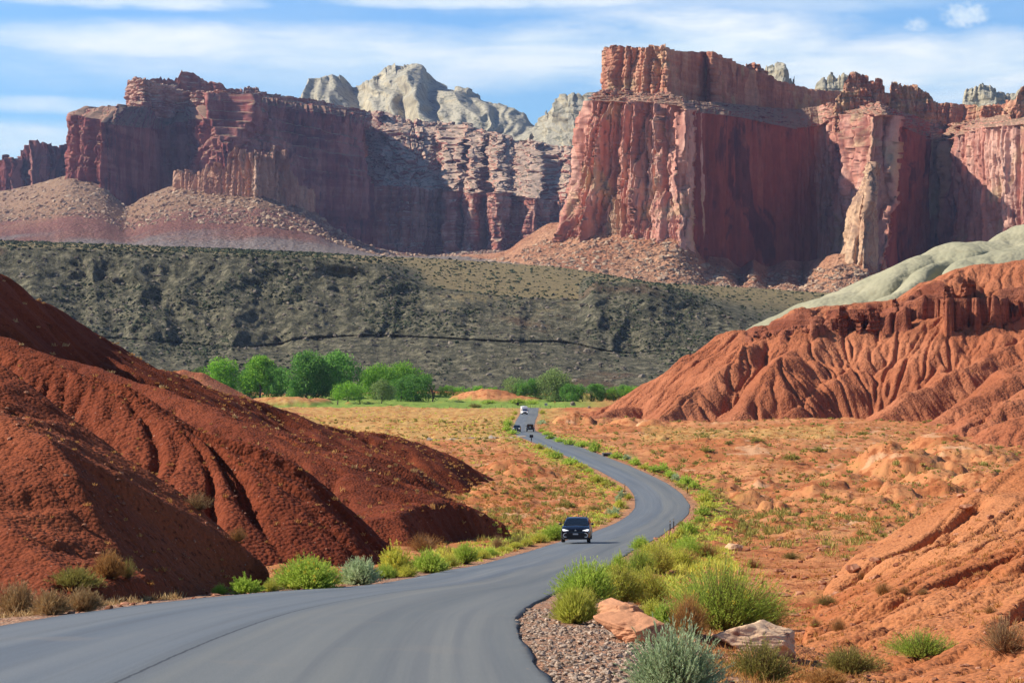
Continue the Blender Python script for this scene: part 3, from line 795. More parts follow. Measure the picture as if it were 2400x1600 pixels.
spurs = [([(2140, 685, 775), (2020, 660, 850), (1900, 638, 915), (1850, 612, 985)], 0.72, 2), ([(1800, 680, 790), (1700, 650, 850), (1620, 630, 925), (1560, 612, 985)], 0.75, 2),
         ([(2450, 655, 770), (2250, 620, 860), (2100, 590, 950), (2030, 575, 1000)], 0.72, 2), ([(1960, 680, 785), (1790, 640, 870), (1720, 615, 975)], 0.75, 2),
         ([(2330, 680, 780), (2230, 650, 850), (2180, 620, 930)], 0.75, 2), ([(2600, 600, 740), (2400, 570, 860), (2250, 540, 960), (2150, 525, 1010)], 0.72, 2),
         ([(2650, 520, 800), (2450, 500, 895), (2300, 480, 975), (2200, 468, 1025)], 0.7, 2), ([(2650, 450, 900), (2400, 430, 985), (2260, 420, 1045)], 0.66, 3),
         ([(1480, 668, 950), (1400, 640, 975), (1320, 625, 1000)], 0.5, 2)]
H = ridge_field(X + wx, Y + wy, main + spurs)
# ledge band: the slope above it is stepped back into a low cliff with pillars
PXg = HX + FPX * X / Y
cid, ced = worley(X / 7.0 + 0.3 * wx / 3, Y / 7.0, 61)
cid2, ced2 = worley(X / 3.0, Y / 3.0, 63)
base = 13.5 + 1.5 * fbm(X / 25, Y / 25, 2, 64)
hgt = 13.0 * sst(PXg, 2060, 2180) + 5.5 * sst(PXg, 1930, 1960) * (1 - sst(PXg, 2060, 2180)) + 3.2 * sst(PXg, 1700, 1790) * (1 - sst(PXg, 1930, 1960))
base = base - 2.5 * (1 - sst(PXg, 1790, 1960))
saw = lambda a, b_: np.where((PXg > a) & (PXg < b_), np.clip((PXg - a) / (b_ - a), 0, 1), 0)
shift = -6.5 * (saw(2072, 2216) + saw(2284, 2420) + saw(2420, 2600)) - 3.5 * (saw(1975, 2060) + saw(1800, 1900)) + 2.2 * cid + 1.0 * cid2 - 1.4 * np.exp(-(ced / 0.12) ** 2) - 2.5 * np.maximum(0, fbm(X / 14, Y / 14, 2, 65))
u_ = H + shift - base
w_ = 1.6
cl = base - shift * 0 + np.where(u_ < 0, u_, 0) + hgt * sst(u_, 0, w_)
shup = shift * (1 - sst(H - base, 3, 9))
above = np.maximum(0, H + shup - base - w_)
span = np.maximum(hgt * 1.35, 1e-3)
led = np.where(above < span, above * np.clip(1 - hgt / (span + 1e-6) , 0.15, 1), above - hgt * np.minimum(1, span / span))
H2 = cl + np.where(above < span, above * 0.26, span * 0.26 + (above - span))
H2 = np.where(u_ < 0, H, np.minimum(H2, np.maximum(H + 3.5, base + hgt * sst(u_, 0, w_))))
wL = sst(PXg, 1700, 1800) * sst(Y, 590, 640)
Hc = H * (1 - wL) + H2 * wL
isledge = wL * sst(u_, -0.5, 0.5) * (1 - sst(u_, w_ + 4, w_ + 9))
Hn = Hc + fbm(X / 9, Y / 9, 4, 66) * 0.7 + fbm(X / 2.2, Y / 2.2, 3, 67) * 0.18
Hn = smax(Hn, floor_z(X, Y, False) - 0.6, 2.5)
# strata steps inside the ledge
st = (Hn / 1.9 + 0.4 * fbm(X / 30, Y / 30, 2, 68)); fr = st - np.floor(st)
Hs = (np.floor(st) + sst(fr, 0.15, 0.6)) * 1.9 - 1.9 * 0.4 * fbm(X / 30, Y / 30, 2, 68)
Hn = Hn * (1 - 0.7 * isledge) + Hs * 0.7 * isledge
Hn = rills(rills(Hn, cell, 5.5, 34, 1.0, 91, 6), cell, 2.2, 14, 0.38, 95, 3) * (1 - isledge) + Hn * isledge
He = erode(Hn, cell, rounds=5, per=0.6, k=0.12, steps=170, seed=31, soft=0.03)
He = He * (1 - 0.75 * isledge) + Hn * 0.75 * isledge
F0 = floor_z(X, Y, False)
HILLS.append((xs, ys, np.where(He > F0, He, -99)))
k_ = (He > F0 - 0.3); kk = k_[:-1, :-1] | k_[1:, :-1] | k_[:-1, 1:] | k_[1:, 1:]
Fc = grid_faces(*He.shape, keep=kk)
V2, F2, used = compact(np.stack([X, Y, He], -1).reshape(-1, 3), Fc)
il = isledge.ravel()[used]
fm = (il[F2].mean(1) > 0.45).astype(np.int32)
structure(mesh_np('hill', V2, F2, None, True, mats=[M_ORANGE, M_LEDGE_RED], fmat=fm))

# grey green shale hill behind it
cell = 1.3
xs = np.arange(95, 420, cell); ys = np.arange(730, 1010, cell)
X, Y = np.meshgrid(xs, ys)
wx = fbm(X / 40, Y / 40, 3, 71) * 8; wy = fbm(X / 40, Y / 40, 3, 72) * 8
H = ridge_field(X + wx, Y + wy, [([(1900, 850, 730), (1950, 850, 702), (2000, 850, 682), (2100, 860, 640), (2170, 870, 598), (2240, 880, 570), (2330, 890, 556), (2400, 900, 528), (2600, 900, 480), (3000, 900, 440)], 0.62, 12),
                                 ([(2240, 870, 590), (2150, 830, 650), (2080, 800, 700)], 0.7, 6), ([(2400, 880, 560), (2320, 840, 600), (2200, 800, 660)], 0.7, 6)])
H = H + fbm(X / 22, Y / 22, 4, 73) * 1.5
H = erode(H, cell, rounds=5, per=0.5, k=0.14, steps=120, seed=33)
hill_mesh('hill', xs, ys, H, M_GREYGREEN, 2)

def surf_z(x, y):
    """height of whatever surface is on top at a spot"""
    z = float(floor_z(np.array([x]), np.array([y]), True)[0])
    for xs, ys, H in HILLS:
        if xs[0] < x < xs[-1] and ys[0] < y < ys[-1]:
            i = int((x - xs[0]) / (xs[1] - xs[0])); j = int((y - ys[0]) / (ys[1] - ys[0]))
            i = min(i, H.shape[1] - 1); j = min(j, H.shape[0] - 1)
            z = max(z, H[j, i])
    return z
def hit(px, py, dmin=12, dmax=1150):
    """first surface point seen at a picture position"""
    t = np.geomspace(dmin, dmax, 500)
    x = (px - HX) / FPX * t; zr = (HY - py) / FPX * t
    z = floor_z(x, t, True)
    for xs, ys, H in HILLS:
        i = ((x - xs[0]) / (xs[1] - xs[0])).astype(int); j = ((t - ys[0]) / (ys[1] - ys[0])).astype(int)
        ok = (i >= 0) & (i < H.shape[1]) & (j >= 0) & (j < H.shape[0])
        z[ok] = np.maximum(z[ok], H[j[ok], i[ok]])
    k = np.where(zr <= z)[0]
    k = k[0] if len(k) else len(t) - 1
    if k > 0:      # refine
        a, b_ = t[k - 1], t[k]; fa = zr[k - 1] - z[k - 1]; fb = zr[k] - z[k]
        q = a + (b_ - a) * fa / max(1e-9, fa - fb) if fa > 0 else b_
    else: q = t[0]
    xx = (px - HX) / FPX * q
    return np.array([xx, q, surf_z(xx, q)])
# ------------------------------------------------------------------ lofted rock masses
def cr_interp(S, P, t, smooth):
    out = np.empty((len(t), P.shape[1]))
    for k in range(P.shape[1]):
        out[:, k] = pchip(S, P[:, k])(t) if smooth else np.interp(t, S, P[:, k])
    return out

def loft(name, stations, rows, ncol, mat, disp=None, smooth=False, cap=None, ref=0, mat2=None, weights=None, topjag=None, ret=False, fade=None):
    """stations: list of rails [(px,d,py) per rail]; optional last entry 'w' float weight per station"""
    K = len(stations[0]) - (1 if weights else 0)
    P = np.array([[Wd(*st[k]) for k in range(K)] for st in stations])     # (ns, K, 3)
    if name == 'cliff' and P[0, 0, 1] > 2000: P[:, 0, 2] -= 24      # foot goes on below the talus
    wts = np.array([st[K] for st in stations]) if weights else np.ones(len(stations))
    seg = np.hypot(*np.diff(P[:, ref, :2], axis=0).T) + 1e-3
    seg = seg + 0.25 * np.abs(np.diff(P[:, ref, 0]))
    S = np.concatenate([[0], np.cumsum(seg)])
    t = np.linspace(0, S[-1], ncol)
    R = [cr_interp(S, P[:, k], t, smooth) for k in range(K)]
    w = np.interp(t, S, wts)
    s = np.concatenate([[0], np.cumsum(np.hypot(*np.diff(R[ref][:, :2], axis=0).T))])
    tan = np.gradient(R[ref][:, :2], axis=0)
    kk = max(3, ncol // 120) | 1
    ker = np.ones(kk) / kk
    tan = np.stack([np.convolve(np.pad(tan[:, i], kk // 2, mode='edge'), ker, mode='valid') for i in (0, 1)], -1)
    tan /= np.linalg.norm(tan, axis=1)[:, None] + 1e-9
    nh = np.stack([tan[:, 1], -tan[:, 0]], -1)
    G = []; seg_id = []; tt = []
    for k in range(K - 1):
        n = rows[k]
        for j in range(n + (1 if k == K - 2 else 0)):
            f = j / n
            G.append(R[k] * (1 - f) + R[k + 1] * f); seg_id.append(k); tt.append(f)
    G = np.array(G); seg_id = np.array(seg_id); tt = np.array(tt)
    ns = len(G)
    s2 = np.repeat(s[None], ns, 0)
    if topjag is not None:
        dz = topjag(s, R[K - 1][:, 2]) * w
        # stretch the last steep rail band so the rim goes up and down with it
        lastseg = seg_id == K - 2
        G[lastseg, :, 2] += (tt[lastseg] ** 1.5)[:, None] * dz[None]
    if disp is not None:
        o = disp(s2, G[..., 2], seg_id[:, None] + 0 * s2, tt[:, None] + 0 * s2, G)
        o = o * w[None]
        if fade is not None: o = o * fade(s / s[-1])[None]
        G[..., 0] += nh[None, :, 0] * o; G[..., 1] += nh[None, :, 1] * o
    if cap:
        depth, drop = cap
        top = G[-1]
        ext = []
        for f in (0.15, 0.5, 1.0):
            c = top.copy(); sc = 1 + depth * f / np.maximum(top[:, 1], 1)
            c[:, 0] *= sc; c[:, 1] *= sc; c[:, 2] = top[:, 2] - drop * f
            ext.append(c)
        G = np.concatenate([G, np.array(ext)], 0)
    if mat2 is not None:
        wn = w + 0.06 * fbm(s / 40, s * 0, 2, 4)
        fm = np.repeat((wn[:-1] < 0.28)[None], G.shape[0] - 1, 0).ravel().astype(np.int32)
        o = mesh_np(name, G.reshape(-1, 3), grid_faces(*G.shape[:2]), None, True, mats=[mat, mat2], fmat=fm)
    else: o = mesh_np(name, G.reshape(-1, 3), grid_faces(*G.shape[:2]), mat, True)
    structure(o)
    return (o, G) if ret else o

def cliff_disp(A=6.0, wcol=14.0, hcol=90.0, seed=1, A2=1.6, strata=0.6, hs=7.0, big=8.0, wbig=70.0):
    def f(s, z, sid, t, G):
        q = s + fbm(s / 60, z / 260, 2, seed + 50) * wcol * 0.5 + fbm(s / 8, z / 14, 2, seed + 51) * wcol * .07
        id1, e1 = worley(q / wcol, z / hcol, seed)
        id2, e2 = worley(q / (wcol * 0.38), z / (hcol * 0.45), seed + 7)
        cr = np.exp(-(e1 / 0.17) ** 2)
        o = A * (0.55 * id1 - 0.9 * cr) + A2 * (id2 - 0.8 * np.exp(-(e2 / 0.12) ** 2))
        o = o + big * (ridged(s / wbig, z / 900, 2, seed + 3) - 0.5) + A * 0.5 * fbm0(s / (wcol * 0.9), z / 70, 4, seed + 11)
        zz = z / hs + 0.6 * fbm(s / 60, z / 60, 2, seed + 20)
        o = o + strata * (fbm(zz, s / 120, 3, seed + 21) * 2 + np.where(zz % 1 < 0.25, -1.0, 0.3))
        id3, e3 = worley(q / (wcol * 0.8) + 7.7, z / (wcol * 1.6), seed + 13)      # broken blocks and spalls
        crk = np.exp(-(np.abs(vn2(q / (wcol * 0.55), z / (hcol * 0.5), seed + 15)) / 0.09) ** 2)
        o = o - A * 0.30 * crk + A * 0.16 * id3 + 0.5 * fbm(s / 3, z / 4, 3, seed + 31)
        return o
    return f
def jag(A, w, seed, A2=0.0, w2=4.0):
    def f(s, z):
        i1, e1 = worley(s / w, s * 0 + 3.3, seed); i2, e2 = worley(s / w2, s * 0 + 8.3, seed + 1)
        return A * (i1 - 0.8 * np.exp(-(e1 / 0.15) ** 2)) + A2 * i2 + A * 0.35 * fbm(s / w / 2, s * 0, 3, seed + 2)
    return f

# ---- bench: dark rubbly slope with a pale terrace, right across the valley
bst = []
for px, br, si, l0, l1 in [(-700, 580, 545, 780, 780), (-300, 584, 552, 780, 780), (0, 588, 563, 780, 780), (250, 594, 572, 790, 790), (400, 598, 578, 800, 800), (560, 602, 584, 812, 811), (640, 604, 588, 806, 801), (700, 608, 590, 792, 785), (780, 616, 594, 788, 781),
                           (870, 628, 600, 785, 778), (1000, 668, 605, 790, 783), (1120, 686, 612, 797, 790), (1200, 694, 618, 800, 793), (1300, 700, 625, 799, 792), (1353, 700, 632, 806, 799), (1400, 660, 640, 818, 811), (1480, 662, 654, 826, 826), (1557, 676, 664, 820, 820),
                           (1659, 712, 669, 820, 820), (1787, 752, 676, 830, 830), (1945, 790, 686, 850, 850), (2150, 800, 690, 860, 860), (2600, 800, 690, 860, 860), (3100, 800, 690, 860, 860)]:
    if px < 900: br = si + (br - si) * 0.62
    bst.append([(px, 1118, 925), (px, 1150, 893), (px, 1262, l0), (px, 1259.5, l0 + (l1 - l0) * .35), (px, 1375, br), (px, 1640, si), (px, 1900, si + 40)])
def bench_disp(s, z, sid, t, G):
    g = ridged((s + 6 * fbm(s / 40, z / 25, 2, 5)) / 55, z / 160, 3, 101)
    steep = sst(z, -5, 15) * (sid < 4)
    k = np.where(sid < 3, 1.0, np.where(sid == 3, 1 - sst(t, 0.75, 1.0), 0.0))
    g2 = ridged((s + 5 * fbm(s / 22, z / 18, 2, 6)) / 19, z / 90, 3, 105)
    o = k * (steep * (17 * (g - 0.4) + 6 * (g2 - 0.4)) + 2.6 * fbm(s / 7, z / 5, 4, 102) + 2.2 * fbm(s / 18, z / 14, 3, 103))
    return o
m, T, b, out = new_mat('bench_slope')
p = pos(T); x, y, z = T.sep(p)
n1_ = T.noise(p, 0.012, 5, 0.6); n2_ = T.noise(p, 0.14, 6, 0.75); n3_ = T.noise(p, 0.38, 4, 0.75)
c = T.ramp(n2_, [(0.34, (0.038, 0.040, 0.028)), (0.49, (0.112, 0.103, 0.064)), (0.63, (0.28, 0.245, 0.155))])
c = T.mix(T.sstep(n3_, 0.60, 0.68), c, (0.27, 0.225, 0.17))
c = T.mix(T.m('MULTIPLY', T.sstep(n1_, 0.58, 0.66), 0.55), c, (0.17, 0.085, 0.052))
slope = T.sep(T.new('ShaderNodeNewGeometry').outputs['True Normal'])[2]
terr = T.m('MULTIPLY', T.sstep(slope, 0.955, 0.985), T.sstep(z, 25, 55))
c = T.mix(T.m('MULTIPLY', terr, T.sstep(n2_, 0.3, 0.5)), c, (0.31, 0.235, 0.115))
c = T.mix(T.m('MULTIPLY', T.sstep(n3_, 0.46, 0.36), 0.55), c, (0.045, 0.052, 0.028))
T.put(b.inputs['Base Color'], c)
bump(T, b, T.m('ADD', n2_, T.m('MULTIPLY', n3_, 0.6)), 4.0)
M_BENCH = m
_, BG = loft('mesa', bst, [6, 46, 3, 60, 24, 6], 1500, M_BENCH, bench_disp, smooth=True, ret=True)
BG = BG + 0

# ---- right butte
RB = [  # base, rim of the main cliff, top of the ledge slope
    [(1345, 3000, 520), (1415, 3000, 250), (1425, 3010, 228), 0.3],
    [(1318, 2640, 525), (1396, 2650, 232), (1412, 2680, 215), 0.9],
    [(1312, 2545, 528), (1386, 2555, 236), (1408, 2600, 214), 1.0],
    [(1345, 2528, 528), (1400, 2540, 236), (1425, 2590, 212), 1.0],
    [(1440, 2495, 527), (1455, 2510, 238), (1480, 2565, 214), 1.0],
    [(1520, 2462, 533), (1525, 2477, 240), (1540, 2535, 218), 1.0],
    [(1575, 2434, 548), (1575, 2449, 246), (1580, 2510, 222), 0.9],
    [(1612, 2410, 566), (1608, 2425, 258), (1600, 2500, 232), 0.6],
    [(1632, 2440, 585), (1630, 2452, 264), (1625, 2540, 236), 0.25],
    [(1680, 2520, 610), (1680, 2530, 268), (1680, 2620, 240), 0.2],
    [(1735, 2590, 628), (1735, 2600, 275), (1735, 2690, 245), 0.2],
    [(1800, 2660, 632), (1800, 2670, 290), (1800, 2760, 252), 0.2],
    [(1860, 2710, 628), (1860, 2720, 302), (1855, 2810, 256), 0.15],
    [(1925, 2760, 620), (1920, 2770, 296), (1915, 2840, 250), 0.3],
    [(1958, 2750, 612), (1945, 2765, 275), (1940, 2820, 246), 0.8],
    [(1985, 2620, 605), (1985, 2700, 268), (1985, 2780, 240), 0.8],
    [(2035, 2540, 620), (2070, 2560, 268), (2060, 2700, 240), 0.7],
    [(2075, 2570, 660), (2085, 2590, 275), (2080, 2700, 250), 0.3],
    [(2120, 2690, 660), (2125, 2700, 300), (2120, 2780, 262), 0.2],
    [(2180, 2790, 660), (2185, 2800, 330), (2180, 2860, 285), 0.3],
    [(2215, 2810, 655), (2215, 2820, 335), (2215, 2880, 292), 0.7],
    [(2240, 2690, 640), (2245, 2700, 318), (2250, 2780, 285), 0.6],
    [(2300, 2600, 620), (2300, 2610, 300), (2310, 2700, 275), 0.38],
    [(2400, 2520, 600), (2400, 2530, 290), (2410, 2640, 262), 0.38],
    [(2600, 2420, 580), (2600, 2430, 280), (2600, 2540, 250), 0.5],
    [(3000, 2400, 580), (3000, 2410, 260), (3000, 2500, 230), 0.5]]
cd = cliff_disp(A=15, wcol=11, hcol=200, seed=3, A2=5.5, big=26, wbig=38, strata=0.9, hs=20)
def rb_disp(s, z, sid, t, G):
    o = cd(s, z, sid, t, G)
    lower = np.maximum(0, 1 - t) ** 2 * (sid == 0)
    o = np.where(sid == 1, o * 0.3 * (1 - t) + 5 * fbm(s / 9, z / 1.6, 4, 79) + 6 * fbm(s / 30, z / 4, 3, 80), o)
    return o + 14 * lower * np.maximum(0, ridged(s / 22, s * 0, 2, 77) - 0.1) * (t < 0.45)
loft('cliff', RB, [300, 44], 1900, M_CLIFF, rb_disp, cap=(500, 10), mat2=M_CLIFF_SHADE, weights=True, topjag=jag(3, 12, 5))
# the long plain wall in shade: smoother stone with shade put into its colour
def subset(st, a, b_): return [s for s in st if a <= s[0][0] <= b_]
# lit blade leaning on the shaded wall
BL = [[(1945, 2420, 640), (1985, 2450, 500), (2040, 2560, 380), 0.5], [(1958, 2365, 645), (1996, 2400, 490), (2038, 2470, 380), 1], [(1985, 2335, 650), (2008, 2375, 470), (2040, 2440, 378), 1], [(2020, 2325, 655), (2028, 2365, 470), (2046, 2430, 379), 1],
      [(2046, 2345, 660), (2046, 2385, 480), (2053, 2440, 382), 1], [(2058, 2450, 660), (2056, 2500, 480), (2058, 2560, 384), 0.5]]
M_BLADE = mat_cliff('pale_blade_sandstone', (0.34, 0.16, 0.09), (0.52, 0.33, 0.20), (0.62, 0.45, 0.28), (0.22, 0.10, 0.07), 0.8, green=0)
loft('cliff', BL, [90, 70], 160, M_BLADE, cliff_disp(A=6, wcol=14, hcol=60, seed=9, A2=2, big=4, wbig=30), weights=True, cap=(60, 10))
# pinnacle skirt at the foot of the lit face
PS = []
for i, (px, d, tb) in enumerate([(1372, 2570, 470), (1395, 2555, 462), (1420, 2545, 440), (1450, 2525, 455), (1475, 2505, 470), (1490, 2495, 440), (1510, 2480, 450), (1535, 2470, 490), (1548, 2458, 430), (1565, 2448, 470), (1590, 2430, 500), (1602, 2430, 540)]):
    PS.append([(px, d - 38, 548 + (px > 1540) * (px - 1540) * .4), (px, d - 14, tb + 10), (px, d + 8, tb), 1.0])
loft('cliff', PS, [90, 6], 420, M_CLIFF, cliff_disp(A=8, wcol=9, hcol=70, seed=14, A2=2, big=6, wbig=25), weights=True, topjag=jag(9, 9, 15, 4, 4), cap=(40, 30))
# upper tier
def upper(px, d, b0, tp, w=1.0): return [(px, d, b0), (px, d + 6, tp), w]
UT = [upper(1425, 3050, 235, 112, .3), upper(1418, 2700, 232, 112), upper(1424, 2650, 232, 108), upper(1440, 2640, 230, 104), upper(1490, 2625, 230, 102), upper(1540, 2610, 232, 104), upper(1562, 2602, 235, 106), upper(1575, 2625, 238, 118, .4), upper(1600, 2660, 245, 118, .3),
      upper(1655, 2720, 250, 122, .3), upper(1670, 2700, 250, 124, .7), upper(1682, 2700, 252, 128, .5), upper(1730, 2790, 262, 148, .3), upper(1750, 2810, 262, 158, .3), upper(1800, 2850, 262, 175, .3), upper(1855, 2890, 258, 196, .3),
      upper(1900, 2920, 255, 206, .4), upper(1940, 2940, 255, 214, .4), upper(1985, 2960, 262, 212, .5), upper(2050, 2960, 262, 214, .5), upper(2100, 2980, 268, 222, .5), upper(2180, 3000, 285, 238, .5), upper(2260, 2990, 300, 246, .6), upper(2330, 2940, 300, 250, .6), upper(2370, 2860, 300, 225, .7), upper(2400, 2820, 300, 205, .7), upper(2500, 2780, 300, 190, .7), upper(2900, 2750, 300, 200, .7)]
loft('cliff', UT, [130], 1500, M_CLIFF_UP, cliff_disp(A=8, wcol=16, hcol=110, seed=23, A2=2.6, big=16, wbig=48, strata=1.0, hs=9), weights=True, topjag=jag(3.5, 24, 25, 1.8, 7), cap=(700, 6))
# isolated fins on the rim
M_LEDGE_P = M_LEDGE_RED
def fin_block(pts, d, b0, seed, mat, back=90, A=5, wc=10, jg=3.0, name='cliff', k=1.0):
    """pts: silhouette (px, py top); a free standing block with a left end, a front and a right end"""
    st = []
    n = len(pts)
    p0, pn = pts[0], pts[-1]
    st.append([(p0[0] + 3, d + back, b0), (p0[0] + 5, d + back, p0[1] + 4), .5])
    for i, (px, py) in enumerate(pts):
        dd = d + 10 * k * (i / (n - 1))
        st.append([(px - (1.5 if i == 0 else 0), dd, b0), (px, dd + 8 * k, py), 1.0])
    st.append([(pn[0] + 1, d + back, b0), (pn[0] - 3, d + back, pn[1] + 4), .5])
    loft(name, st, [60], 260, mat, cliff_disp(A=A, wcol=wc, hcol=40 * max(k, .3), seed=seed, A2=1.5 * k, big=4 * k, wbig=30 * k, strata=1.2 * k * (2.2 if k < 1 else 1), hs=5 * max(k, .3)), weights=True, topjag=jag(jg, 9 * k, seed + 1, jg * .4, 4 * k), cap=(back * .7, 8))
fin_block([(1982, 200), (1990, 176), (2010, 172), (2030, 180), (2065, 188), (2076, 196), (2080, 225)], 2760, 262, 31, M_CLIFF_UP)
fin_block([(2084, 235), (2088, 196), (2110, 192), (2118, 200), (2150, 200), (2165, 214), (2185, 228), (2205, 240), (2215, 262)], 2850, 275, 33, M_CLIFF_UP, jg=2.5)
fin_block([(1956, 250), (1966, 220), (1990, 212), (2010, 205), (2030, 210), (2050, 228), (2060, 250)], 2700, 268, 35, M_CLIFF_UP)
fin_block([(2370, 290), (2380, 250), (2392, 225), (2400, 205), (2440, 190), (2520, 180)], 2600, 300, 37, M_CLIFF_UP, back=200)
fin_block([(2300, 262), (2308, 245), (2330, 240), (2352, 248), (2362, 265)], 2750, 292, 39, M_CLIFF_UP)
fin_block([(1749, 165), (1753, 146), (1770, 144), (1785, 152), (1800, 165)], 2870, 180, 41, M_CLIFF_UP, jg=1.5)

# banded pillars standing at the ledge of the orange hill
for i, (a, b_, tp, bs_, dd) in enumerate([(2214, 2240, 668, 786, 672), (2255, 2286, 652, 792, 668), (1966, 1984, 716, 778, 676), (2010, 2026, 722, 780, 674), (2036, 2056, 716, 776, 674), (2096, 2112, 700, 752, 682)]):
    fin_block([(a, tp + 14), (a + 3, tp + 2), ((a + b_) / 2, tp), (b_ - 3, tp + 3), (b_, tp + 16)], dd, bs_ + 14, 300 + i, M_LEDGE_RED, back=16, A=0.5, wc=3, jg=0.5, name='rock_pillar', k=0.12)
# ---- talus below the right butte
TR = []
for px, tp, dt, ft in [(1080, 600, 2700, 640), (1140, 598, 2680, 650), (1180, 592, 2650, 655), (1230, 560, 2640, 660), (1300, 524, 2625, 665), (1350, 520, 2585, 668), (1450, 518, 2530, 672), (1530, 524, 2480, 676), (1590, 545, 2430, 680), (1630, 578, 2440, 683), (1660, 603, 2490, 686), (1700, 608, 2500, 690), (1735, 630, 2560, 694), (1765, 612, 2480, 694), (1800, 628, 2600, 696), (1840, 614, 2560, 698), (1880, 616, 2640, 700), (1900, 614, 2480, 702), (1930, 606, 2400, 703),
                       (1960, 598, 2365, 704), (2030, 604, 2350, 706), (2062, 640, 2400, 708), (2090, 660, 2600, 710), (2200, 665, 2700, 712), (2400, 660, 2600, 712), (2700, 650, 2500, 712)]:
    d2 = 2230
    md = (dt * 0.55 + d2 * 0.45)
    TR.append([(px, d2 - 60, ft + 24), (px, d2, ft), (px, md, tp * .42 + ft * .58 + 3), (px, dt + 25, tp - 3)])
def talus_disp(seed, A=5, B=3.4):
    def f(s, z, sid, t, G):
        return A * (ridged(s / 45, z / 220, 3, seed) - 0.4) + B * fbm(s / 8, z / 5, 4, seed + 2) + 2.0 * fbm(s / 25, z / 14, 3, seed + 4)
    return f
_, TG = loft('talus_slope', TR, [6, 60, 80], 1600, M_TALUS, talus_disp(201, 6), smooth=True, ret=True)

# ---- distant left complex
DW = [[(-500, 5200, 470), (-500, 5220, 380)], [(-60, 5000, 470), (-60, 5020, 374)], [(0, 4900, 470), (0, 4920, 370)], [(28, 4850, 470), (30, 4870, 364)], [(62, 4950, 470), (62, 4970, 373)], [(68, 4850, 470), (70, 4860, 333)], [(84, 4820, 470), (84, 4840, 330)], [(110, 4850, 460), (110, 4870, 336)], [(165, 4900, 460), (165, 4920, 336)], [(230, 4950, 460), (230, 4970, 336)]]
loft('cliff', DW, [110], 700, M_CLIFF_FAR, cliff_disp(A=18, wcol=24, hcol=400, seed=51, A2=5, big=34, wbig=100, strata=0.6, hs=20), cap=(900, 20), topjag=jag(8, 30, 53, 3, 9))
LB = [  # base, rim, top of the ledge slope
    [(215, 4700, 430), (225, 4700, 275), (240, 4720, 262), .3], [(168, 4150, 420), (176, 4160, 268), (200, 4200, 256), .7], [(150, 4020, 425), (172, 4030, 264), (190, 4090, 252), 1], [(185, 3960, 432), (192, 3975, 272), (215, 4060, 250), 1], [(230, 3900, 445), (228, 3915, 284), (260, 4040, 246), 1],
    [(250, 3890, 452), (250, 3905, 290), (290, 4080, 246), .5], [(270, 3930, 465), (270, 3945, 293), (310, 4110, 248), .15], [(330, 4080, 480), (330, 4095, 300), (350, 4200, 250), .22], [(385, 4230, 470), (380, 4245, 304), (385, 4300, 260), .22], [(410, 4260, 460), (396, 4275, 292), (400, 4330, 262), .6],
    [(430, 4230, 440), (425, 4245, 284), (425, 4310, 252), .8], [(455, 4200, 430), (452, 4215, 280), (450, 4290, 250), 1.0], [(490, 4120, 430), (490, 4140, 278), (490, 4220, 250), 1.0], [(515, 4060, 440), (518, 4080, 270), (518, 4130, 240), 1.0], [(526, 4030, 450), (527, 4050, 232), (527, 4060, 214), .5],
    [(560, 4070, 480), (560, 4085, 232), (560, 4095, 216), .35], [(640, 4140, 520), (640, 4155, 238), (640, 4170, 220), .5], [(714, 4200, 560), (714, 4215, 250), (714, 4230, 232), .5], [(800, 4260, 600), (800, 4275, 268), (800, 4290, 252), .4], [(860, 4300, 610), (862, 4315, 282), (865, 4335, 264), .4],
    [(874, 4400, 610), (876, 4420, 300), (880, 4450, 270), .3]]
lbd = cliff_disp(A=17, wcol=19, hcol=260, seed=61, A2=6, big=30, wbig=75, strata=2.4, hs=30)
def stepped(s, t, ks, amp, seed):
    o = 0
    for i, k in enumerate(ks): o = o - amp * (0.6 + 0.5 * fbm(s / 130, s * 0 + i, 2, seed + i)) * sst(t + 0.035 * fbm(s / 160, s * 0 + 3.3 * i, 3, seed + 20 + i), k, k + 0.012)
    return o
def lb_disp(s, z, sid, t, G):
    m_ = sst(G[..., 0], -625, -585)
    tt_ = np.where(sid == 0, t, 1.2)
    return lbd(s, z, sid, t, G) + m_ * stepped(s, tt_, (0.58, 0.67, 0.74, 0.83, 0.90), 26, 900)
loft('cliff', LB, [300, 24], 1500, M_CLIFF_FAR, lb_disp, cap=(900, 15), weights=True, topjag=jag(5, 22, 63, 2, 8))
LU = [[(330, 4600, 262), (330, 4620, 200), .4], [(300, 4320, 252), (306, 4330, 190), .8], [(295, 4250, 250), (304, 4265, 184), 1], [(335, 4180, 250), (335, 4195, 186), 1], [(372, 4230, 252), (372, 4245, 196), .6], [(420, 4300, 250), (420, 4315, 208), .6], [(438, 4300, 246), (440, 4315, 214), .8], [(480, 4260, 244), (480, 4275, 214), .8], [(527, 4180, 236), (527, 4195, 210), .6], [(620, 4300, 236), (620, 4320, 216), .5], [(714, 4380, 250), (714, 4400, 228), .5], [(870, 4500, 280), (870, 4520, 262), .5]]
loft('cliff', LU, [90], 900, M_LEDGES, cliff_disp(A=8, wcol=26, hcol=40, seed=71, A2=4, big=10, wbig=90, strata=4, hs=10), cap=(1100, -2), weights=True, topjag=jag(4, 24, 73, 2, 8))
fin_block([(300, 192), (306, 186), (360, 184), (418, 184), (424, 163), (436, 165), (445, 168), (462, 178), (480, 186), (500, 190), (530, 202), (565, 210)], 4420, 236, 81, M_LEDGES, back=500, A=6, wc=20, jg=4)
fin_block([(570, 216), (573, 201), (585, 200), (592, 206), (606, 208), (612, 218)], 4500, 226, 83, M_LEDGES, back=90, A=4, jg=3)
